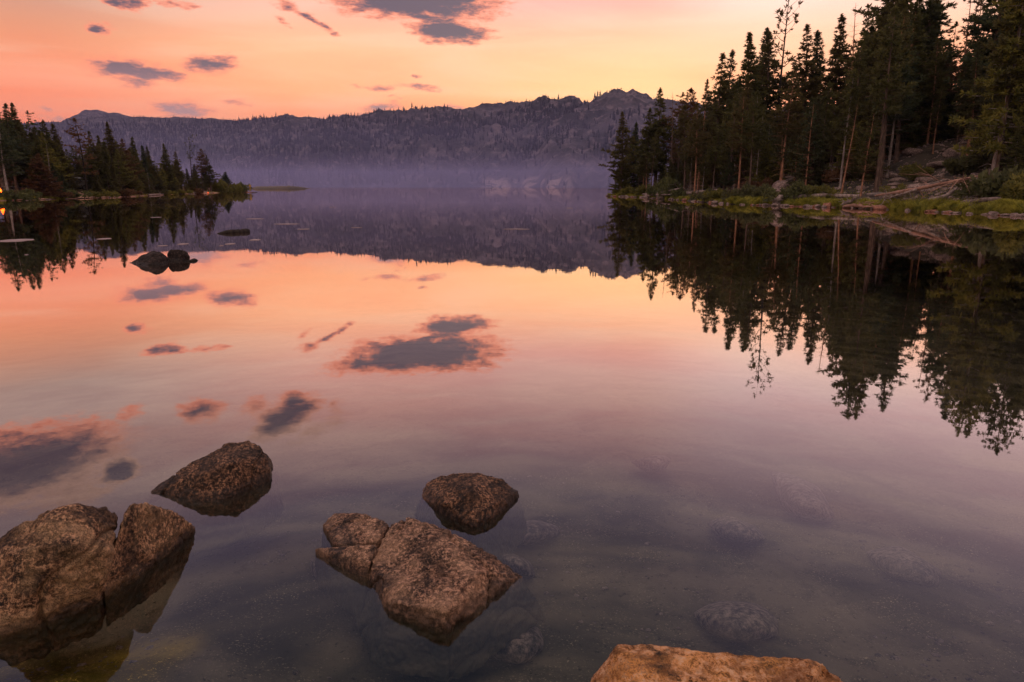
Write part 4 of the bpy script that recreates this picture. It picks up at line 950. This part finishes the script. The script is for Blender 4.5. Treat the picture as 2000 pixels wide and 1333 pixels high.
def on_slope(px, bk, up=.1):
    x, y = XY(px, sdr(px) + bk); return np.array([x, y, float(zr(x, y)[0]) + up])
def ar(p, q, k): return at_d(p, q, sdr(p) + k)
def al(p, q, k): return at_d(p, q, sdl(p) + k)
rs = np.random.default_rng(3)
def brs(n, ts, L0, L1, r_, down=-.2, seed=0):
    q = np.random.default_rng(seed); out = []
    for k in range(n):
        a = q.uniform(0, 6.28); out.append((q.uniform(*ts), (math.cos(a), math.sin(a) * .5, q.uniform(down, .6)), q.uniform(L0, L1), r_))
    return out
log_obj('fallen_log', 'long smooth pink fallen log slanting up to the right above the long grass', [ar(1712, 383, 1.2), ar(1785, 371, 1.4), ar(1850, 357, 2.2), ar(1912, 344, 3.4)], [.06, .12, .10, .04], 'log_pink',
        brs(9, (.45, 1), .8, 1.9, .03, -1.0, 2), group=GD, seed=2)
log_obj('fallen_log', 'branchy grey crown of the pink fallen log hanging to the water', [ar(1790, 371, 1.1), ar(1755, 382, .8), ar(1728, 391, .4)], [.09, .06, .02], 'driftwood', brs(20, (.1, 1), .4, 1.1, .02, -.9, 3), group=GD, seed=3)
log_obj('fallen_log', 'dark fallen log lying across the slope behind the pink one', [on_slope(1700, 4.5, .15), on_slope(1775, 7, .2), on_slope(1850, 10, .4)], [.16, .15, .09], 'bark_grey', brs(5, (.2, 1), .4, 1.0, .03, 0, 4), group=GD, seed=4)
log_obj('fallen_log', 'grey branching log on the ground under the tip of the pink one', [on_slope(1815, 2.6, .12), on_slope(1850, 4.5, .35), on_slope(1880, 6, .7)], [.17, .12, .06], 'driftwood', brs(8, (.2, 1), .5, 1.2, .03, 0, 5), group=GD, seed=5)
log_obj('fallen_log', 'reddish fallen log above the long grass near the right edge', [on_slope(1885, 2.4, .2), on_slope(1930, 2.8, .25), on_slope(1985, 3.2, .25)], [.13, .12, .10], 'driftwood', brs(4, (.1, 1), .4, .8, .025, 0, 6), group=GD, seed=6)
log_obj('fallen_log', 'long grey log along the bank behind the rusty stones', [on_slope(1545, 2.0, .25), on_slope(1610, 2.3, .3), on_slope(1680, 2.8, .3)], [.15, .15, .12], 'driftwood', brs(4, (.1, 1), .3, .7, .025, 0, 7), group=GD, seed=7)
log_obj('driftwood', 'twisted pale driftwood lying in the water left of the big smooth orange stone', [ar(1652, 404, 0), ar(1672, 402, 0), ar(1695, 404.5, -.3), ar(1712, 403, -.3)], [.10, .13, .09, .04], 'log_pink', brs(10, (.0, 1), .3, .8, .03, 0, 8), 'driftwood', GD, 8, .12)
log_obj('driftwood', 'whitish driftwood stub standing up beside the rusty stones', [ar(1645, 404, .3), ar(1660, 397, .3), ar(1674, 387, .3)], [.14, .15, .06], 'driftwood', brs(8, (.0, .8), .3, .8, .03, -.3, 9), 'driftwood', GD, 9, .25)
log_obj('driftwood', 'pale straight driftwood pole lying in the short grass behind the orange stone', [on_slope(1690, .6, .15), on_slope(1722, .7, .15)], [.08, .07], 'log_pink', (), 'driftwood', GD, 10)
log_obj('tree_stump', 'root stump at the water edge among the stones of the grassy point', [ar(1519, 400, .1), ar(1521, 391, .2), ar(1527, 384, .4)], [.26, .2, .16], 'driftwood', brs(18, (.0, 1), .25, .55, .04, -.6, 11), 'stump', GD, 11, .3)
log_obj('driftwood', 'longest of the crossed driftwood poles near the tip of the right shore', [ar(1254, 386, .1), ar(1290, 377, .8), ar(1330, 368, 2)], [.15, .13, .07], 'driftwood', brs(7, (.2, 1), .5, 1.2, .035, -.6, 12), 'driftwood', GD, 12)
log_obj('driftwood', 'lower driftwood pole crossing the longest one near the tip', [ar(1256, 380, .6), ar(1285, 381, .5), ar(1318, 380, 1)], [.12, .11, .07], 'driftwood', brs(5, (.2, 1), .4, .9, .03, -.3, 13), 'driftwood', GD, 13)
log_obj('driftwood', 'short slanted driftwood prop under the crossed poles', [ar(1283, 387, .1), ar(1292, 377, .4)], [.09, .07], 'driftwood', (), 'driftwood', GD, 14)
log_obj('fallen_log', 'grey fallen trunk up the slope right of the bright orange trunk', [on_slope(1335, 3.5, .3), on_slope(1375, 6, .5), on_slope(1410, 9, .6)], [.2, .17, .1], 'driftwood', brs(5, (.2, 1), .4, 1.0, .03, 0, 15), group=GD, seed=15)
log_obj('fallen_log', 'dark fallen trunk up the slope left of the thick reddish trunk', [on_slope(1470, 9, .3), on_slope(1520, 12, .4), on_slope(1575, 15, .5)], [.18, .15, .1], 'bark_grey', brs(5, (.2, 1), .4, 1.0, .03, 0, 16), group=GD, seed=16)
log_obj('fallen_log', 'fallen trunk among the trees right of the thick reddish trunk', [on_slope(1540, 6, .2), on_slope(1600, 8.5, .4)], [.15, .08], 'driftwood', brs(4, (.2, 1), .4, 1.0, .03, 0, 17), group=GD, seed=17)
GF = 'driftwood of the left point'
log_obj('driftwood', 'long thin pale pole floating along the sandy edge of the left point', [al(196, 386, .2), al(262, 383.5, .2)], [.09, .06], 'log_pink', (), 'driftwood', GF, 18)
log_obj('driftwood', 'pale driftwood in the middle of the left point edge', [al(288, 381, .3), al(318, 379.5, .5)], [.12, .09], 'driftwood', brs(3, (.1, 1), .5, 1, .04, 0, 19), 'driftwood', GF, 19)
log_obj('driftwood', 'slanted pale driftwood near the small red light', [al(368, 378, .3), al(402, 374, 1)], [.14, .08], 'driftwood', brs(3, (.1, 1), .5, 1, .04, 0, 20), 'driftwood', GF, 20)
log_obj('floating_log', 'black half sunk log floating alone right of the left tree reflections', [P(424, 457, .0), P(452, 454.5, .02), P(485, 452.5, .02)], [.04, .09, .10], 'bark_black', (), 'log', None, 21, .12)
log_obj('driftwood', 'small crooked stick in the water right of the pair of dark rocks', [P(358, 512.5, .0), P(370, 510.5, .01), P(380, 508, .02), P(387, 509, .0)], [.006, .02, .035, .006], 'bark_black', (), 'driftwood', None, 22, .05)
log_obj('post', 'thin upright stick at the end of the left point beside the last shrub', [at_d(473, 375, 174), at_d(472.6, 361.5, 174)], [.07, .05], 'bark_black', (), 'post', None, 23, .1)
log_obj('driftwood', 'thin stick leaning beside the standing person on the rock', [P(492, 376, .1), P(503, 376, .05)], [.06, .04], 'bark_black', (), 'driftwood', None, 24, .1)

# ------------------------------------------------------------------ leaves and foam floating on the lake
foam = plain('pale_scum', (.40,.31,.31), .8)
def patch(px, py, w_, h_, label, seed, name='floating_scum'):
    q = np.random.default_rng(seed); c = P(px, py, 0); e = P(px + w_ / 2, py, 0); f = P(px, py + h_ / 2, 0); rx = abs(e[0] - c[0]); ry = abs(f[1] - c[1])
    k = 26; mb = MB(); a = np.linspace(0, 2 * PI, k, endpoint=False); r_ = 1 + .28 * q.normal(0, 1, k).cumsum() / 3; r_ = np.clip(r_ - np.linspace(0, r_[-1] - r_[0], k), .45, 1.4)
    topv = [(rx * r_[i] * math.cos(a[i]), ry * r_[i] * math.sin(a[i]), .006 + .004 * q.uniform()) for i in range(k)]; bot = [(v[0] * 1.03, v[1] * 1.03, -.004) for v in topv]
    mb.add(topv + bot + [(0, 0, .014)], [(i, (i + 1) % k, 2 * k) for i in range(k)] + [(i, i + k, (i + 1) % k + k, (i + 1) % k) for i in range(k)])
    o = link(name, mb.mesh(name, foam), loc=(c[0], c[1], 0)); tag(o, label, 'floating scum', 'pale patches floating on the lake')
for q in [(33, 470, 46, 4.5, 'largest pale floating patch, near the left edge', 1), (204, 467, 24, 2.5, 'thin floating patch below the half dead pine reflection', 2), (357, 477, 17, 3, 'pale floating patch above the right one of the pair of rocks', 3),
          (318, 480.5, 16, 1.4, 'faint thin floating patch above the wider one of the pair of rocks', 4), (450, 477, 16, 3, 'pale floating patch below the black floating log', 5), (499, 469, 16, 1.6, 'pale floating patch right of the black floating log', 6),
          (433, 480.5, 5, 1.2, 'tiny floating speck left of the patch below the black log', 7), (53, 498, 6, 1.3, 'tiny floating speck below the largest patch', 8), (305, 425, 20, 1.2, 'thin floating streak in the left tree reflections', 9),
          (500, 428, 34, 1.1, 'long floating streak, upper one beyond the black log', 10), (562, 438, 40, 1.0, 'long floating streak, middle one beyond the black log', 11), (592, 448, 22, 1.2, 'short floating streak, lowest one beyond the black log', 12),
          (1006, 448, 48, 1.2, 'long thin floating streak alone under the ridge reflection', 13), (697, 445, 20, .9, 'faint floating streak left of the middle', 14), (650, 405, 14, .8, 'short floating streak near the far shore', 15), (1113, 407, 12, .8, 'short floating streak toward the right shore tip', 16)]: patch(*q)

# twig on the lake bed
log_obj('twig', 'short black twig lying on the sand between the split boulder and the pink slab', [P(548, 1243, -.0) + [0, 0, -.28] for _ in range(1)] + [P(566, 1249, 0) + [0, 0, -.285], P(584, 1244, 0) + [0, 0, -.28]], [.006, .011, .005], 'bark_black', (), 'twig', None, 31, .3)

# ------------------------------------------------------------------ person on the rock
def person():
    bx, by = XY(488, 167); root = empty('person', (bx, by, .22), R(160))
    def skin(name, verts, edges, rad, mat, root_i=0, sub=2):
        me = bpy.data.meshes.new(name); me.from_pydata(verts, edges, []); o = link(name, me, root); me.materials.append(mat)
        md = o.modifiers.new('skin', 'SKIN'); md.use_smooth_shade = True; sl_ = me.skin_vertices[0].data
        for i, r_ in enumerate(rad): sl_[i].radius = (r_, r_ * .85); sl_[i].use_root = (i == root_i)
        s2 = o.modifiers.new('sub', 'SUBSURF'); s2.levels = sub; s2.render_levels = sub; return o
    v = [(0,0,.86),(0,0,1.05),(0,0,1.25),(0,0,1.38),(0,-.01,1.46),(0,-.02,1.56),(0,-.015,1.66),
         (.17,0,1.34),(.22,-.02,1.08),(.20,-.14,.88),(.19,-.20,.80),(-.17,0,1.34),(-.22,-.02,1.08),(-.21,-.10,.86),(-.20,-.15,.78),
         (.09,0,.80),(.11,-.02,.45),(.11,0,.08),(.12,-.13,.03),(-.09,0,.80),(-.11,-.01,.45),(-.12,0,.08),(-.13,-.13,.03)]
    e = [(0,1),(1,2),(2,3),(3,4),(4,5),(5,6),(3,7),(7,8),(8,9),(9,10),(3,11),(11,12),(12,13),(13,14),(0,15),(15,16),(16,17),(17,18),(0,19),(19,20),(20,21),(21,22)]
    rd = [.12,.12,.14,.10,.05,.085,.075,.055,.042,.032,.025,.055,.042,.032,.025,.085,.058,.04,.035,.085,.058,.04,.035]
    skin('person_body', v, e, rd, plain('skin', (.42,.25,.18), .6))
    jm = plain('yellow_cloth', (.75,.48,.10), .8); tm = plain('ochre_cloth', (.55,.34,.09), .8); hm = plain('dark_hair', (.03,.02,.015), .6)
    skin('jacket', [v[0], v[1], v[2], v[3], v[7], v[8], v[9], v[11], v[12], v[13]], [(0,1),(1,2),(2,3),(3,4),(4,5),(5,6),(3,7),(7,8),(8,9)], [.145,.145,.165,.115,.072,.058,.045,.072,.058,.045], jm)
    skin('trousers', [(0,0,.88), v[15], v[16], v[17], v[19], v[20], v[21]], [(0,1),(1,2),(2,3),(0,4),(4,5),(5,6)], [.135,.105,.075,.055,.105,.075,.055], tm)
    skin('hair', [(0,.02,1.60),(0,.0,1.70)], [(0,1)], [.088,.07], hm)
    tag(root, 'person in yellow clothes standing on a flat rock off the end of the left point', 'person')
person()

# ------------------------------------------------------------------ camp: fires and a car among the left trees
def campfire(px, dist, s_, power, label):
    x, y = XY(px, dist); z = float(zl(x, y)[0]); rt = empty('campfire', (x, y, z)); mb = MB()
    for k in range(7):
        a = k * .9; mb.tube([(math.cos(a) * .45 * s_, math.sin(a) * .45 * s_, .03), (-.05 * math.cos(a) * s_, -.05 * math.sin(a) * s_, .35 * s_)], [.05 * s_, .04 * s_], 6)
    link('firewood', mb.mesh('firewood', M['bark_black'], True), rt)
    fm = MB(); q = np.random.default_rng(int(px) + 5)
    for k in range(9):
        a = q.uniform(0, 6.28); r_ = q.uniform(0, .22) * s_; h_ = q.uniform(.45, .95) * s_; bx, by = r_ * math.cos(a), r_ * math.sin(a); zs = [0, .25, .5, .8, 1]; ws = [.10, .14, .09, .04, .004]
        fm.tube([(bx + .05 * math.sin(5 * t + a) * s_, by + .05 * math.cos(4 * t) * s_, .1 * s_ + h_ * t) for t in zs], [w_ * s_ for w_ in ws], 7)
    link('flame', fm.mesh('flame', plain('flame', (1, .3, .05), .5, emit=(1, .085, .004), es=7), True), rt)
    tag(rt, label, 'campfire', 'campfires on the left point')
campfire(-2, sdl(0) + 5.0, 1.1, 900, 'bright campfire cut by the left edge of the photo behind the shrubs')
campfire(405, sdl(405) + 1.6, .13, 25, 'tiny red fire near the end of the left point')
def car():
    x, y = XY(158, sdl(158) + 12); z = float(zl(x, y)[0]) + .05; rt = empty('parked_car', (x, y, z), R(-12)); body = plain('silver_paint', (.62,.64,.68), .3, .3); gm = plain('car_glass', (.06,.07,.09), .08)
    prof_ = [(-2.15,.35),(-2.2,.75),(-2.05,.98),(-1.75,1.02),(-1.35,1.52),(-.9,1.66),(.2,1.66),(.75,1.50),(1.25,1.05),(1.95,.92),(2.2,.72),(2.2,.35)]
    bm = bmesh.new(); A_ = [bm.verts.new((a, -.86 if b < 1.03 else -.70, b)) for a, b in prof_]; B_ = [bm.verts.new((a, .86 if b < 1.03 else .70, b)) for a, b in prof_]; k = len(prof_)
    bm.faces.new(A_[::-1]); bm.faces.new(B_)
    for i in range(k): bm.faces.new((A_[i], A_[(i + 1) % k], B_[(i + 1) % k], B_[i]))
    bmesh.ops.bevel(bm, geom=bm.edges[:], offset=.05, segments=2, affect='EDGES'); me = bpy.data.meshes.new('body'); bm.to_mesh(me); bm.free(); me.materials.append(body); link('body', me, rt)
    for sy in (-1, 1):
        mb = MB(); v = [(-1.2, 1.08), (-.95, 1.5), (.15, 1.5), (.62, 1.42), (1.0, 1.08)]; n = len(v)
        mb.add([(a, sy * (.88 if b < 1.2 else .735), b) for a, b in v] + [(a, sy * (.80 if b < 1.2 else .66), b) for a, b in v], [tuple(range(n)), tuple(range(n, 2 * n))[::-1]] + [(i, (i + 1) % n, (i + 1) % n + n, i + n) for i in range(n)])
        link('side_window', mb.mesh('side_window', gm), rt)
    for sx in (-1.35, 1.35):
        for sy in (-.80, .80):
            mb = MB(); mb.tube([(sx, sy - .11, .33), (sx, sy + .11, .33)], .33, 20); wh = link('wheel', mb.mesh('wheel', plain('tyre', (.02,.02,.02), .9)), rt)
            m2_ = MB(); m2_.tube([(sx, sy - .118, .33), (sx, sy + .118, .33)], .19, 14); link('rim', m2_.mesh('rim', body), wh)
    for sx in (-2.21, 2.21):
        for sy in (-.6, .6):
            mb = MB(); mb.box((sx, sy, .74), (.05, .28, .14)); link('headlight' if sx > 0 else 'taillight', mb.mesh('lamp', plain('lamp_glass', (.7,.7,.7) if sx > 0 else (.4,.03,.02), .2)), rt)
    tag(rt, 'silver car parked in the left woods, only bits showing between the trunks', 'car')
car()

# ------------------------------------------------------------------ air
def vol(name, lo, hi, dens, colr, label):
    x0, y0, z0 = lo; x1, y1, z1 = hi; me = bpy.data.meshes.new(name)
    me.from_pydata([(x0,y0,z0),(x1,y0,z0),(x1,y1,z0),(x0,y1,z0),(x0,y0,z1),(x1,y0,z1),(x1,y1,z1),(x0,y1,z1)], [], [(0,3,2,1),(4,5,6,7),(0,1,5,4),(1,2,6,5),(2,3,7,6),(3,0,4,7)])
    m_ = bpy.data.materials.new(name); m_.use_nodes = True; t = NT(m_.node_tree); t.n.clear(); o = t.add('ShaderNodeOutputMaterial'); v = t.add('ShaderNodeVolumePrincipled')
    v.inputs['Color'].default_value = (*colr, 1); v.inputs['Density'].default_value = dens; v.inputs['Anisotropy'].default_value = 0.0
    t.link(v.outputs[0], o.inputs['Volume']); me.materials.append(m_); tag(link(name, me), label, kind='stuff'); return me
vol('haze', (-2900, -70, -7.2), (2900, 3100, 290), .00006, (.46, .52, 1.0), 'thin violet evening air over the lake')
vol('mist', (-620, 270, .02), (420, 900, 15), .0019, (.56, .57, 1.0), 'low violet mist lying on the far end of the lake')
vol('mist', (-640, 300, .04), (440, 960, 60), .0006, (.54, .57, 1.0), 'thin upper mist in front of the foot of the ridge')
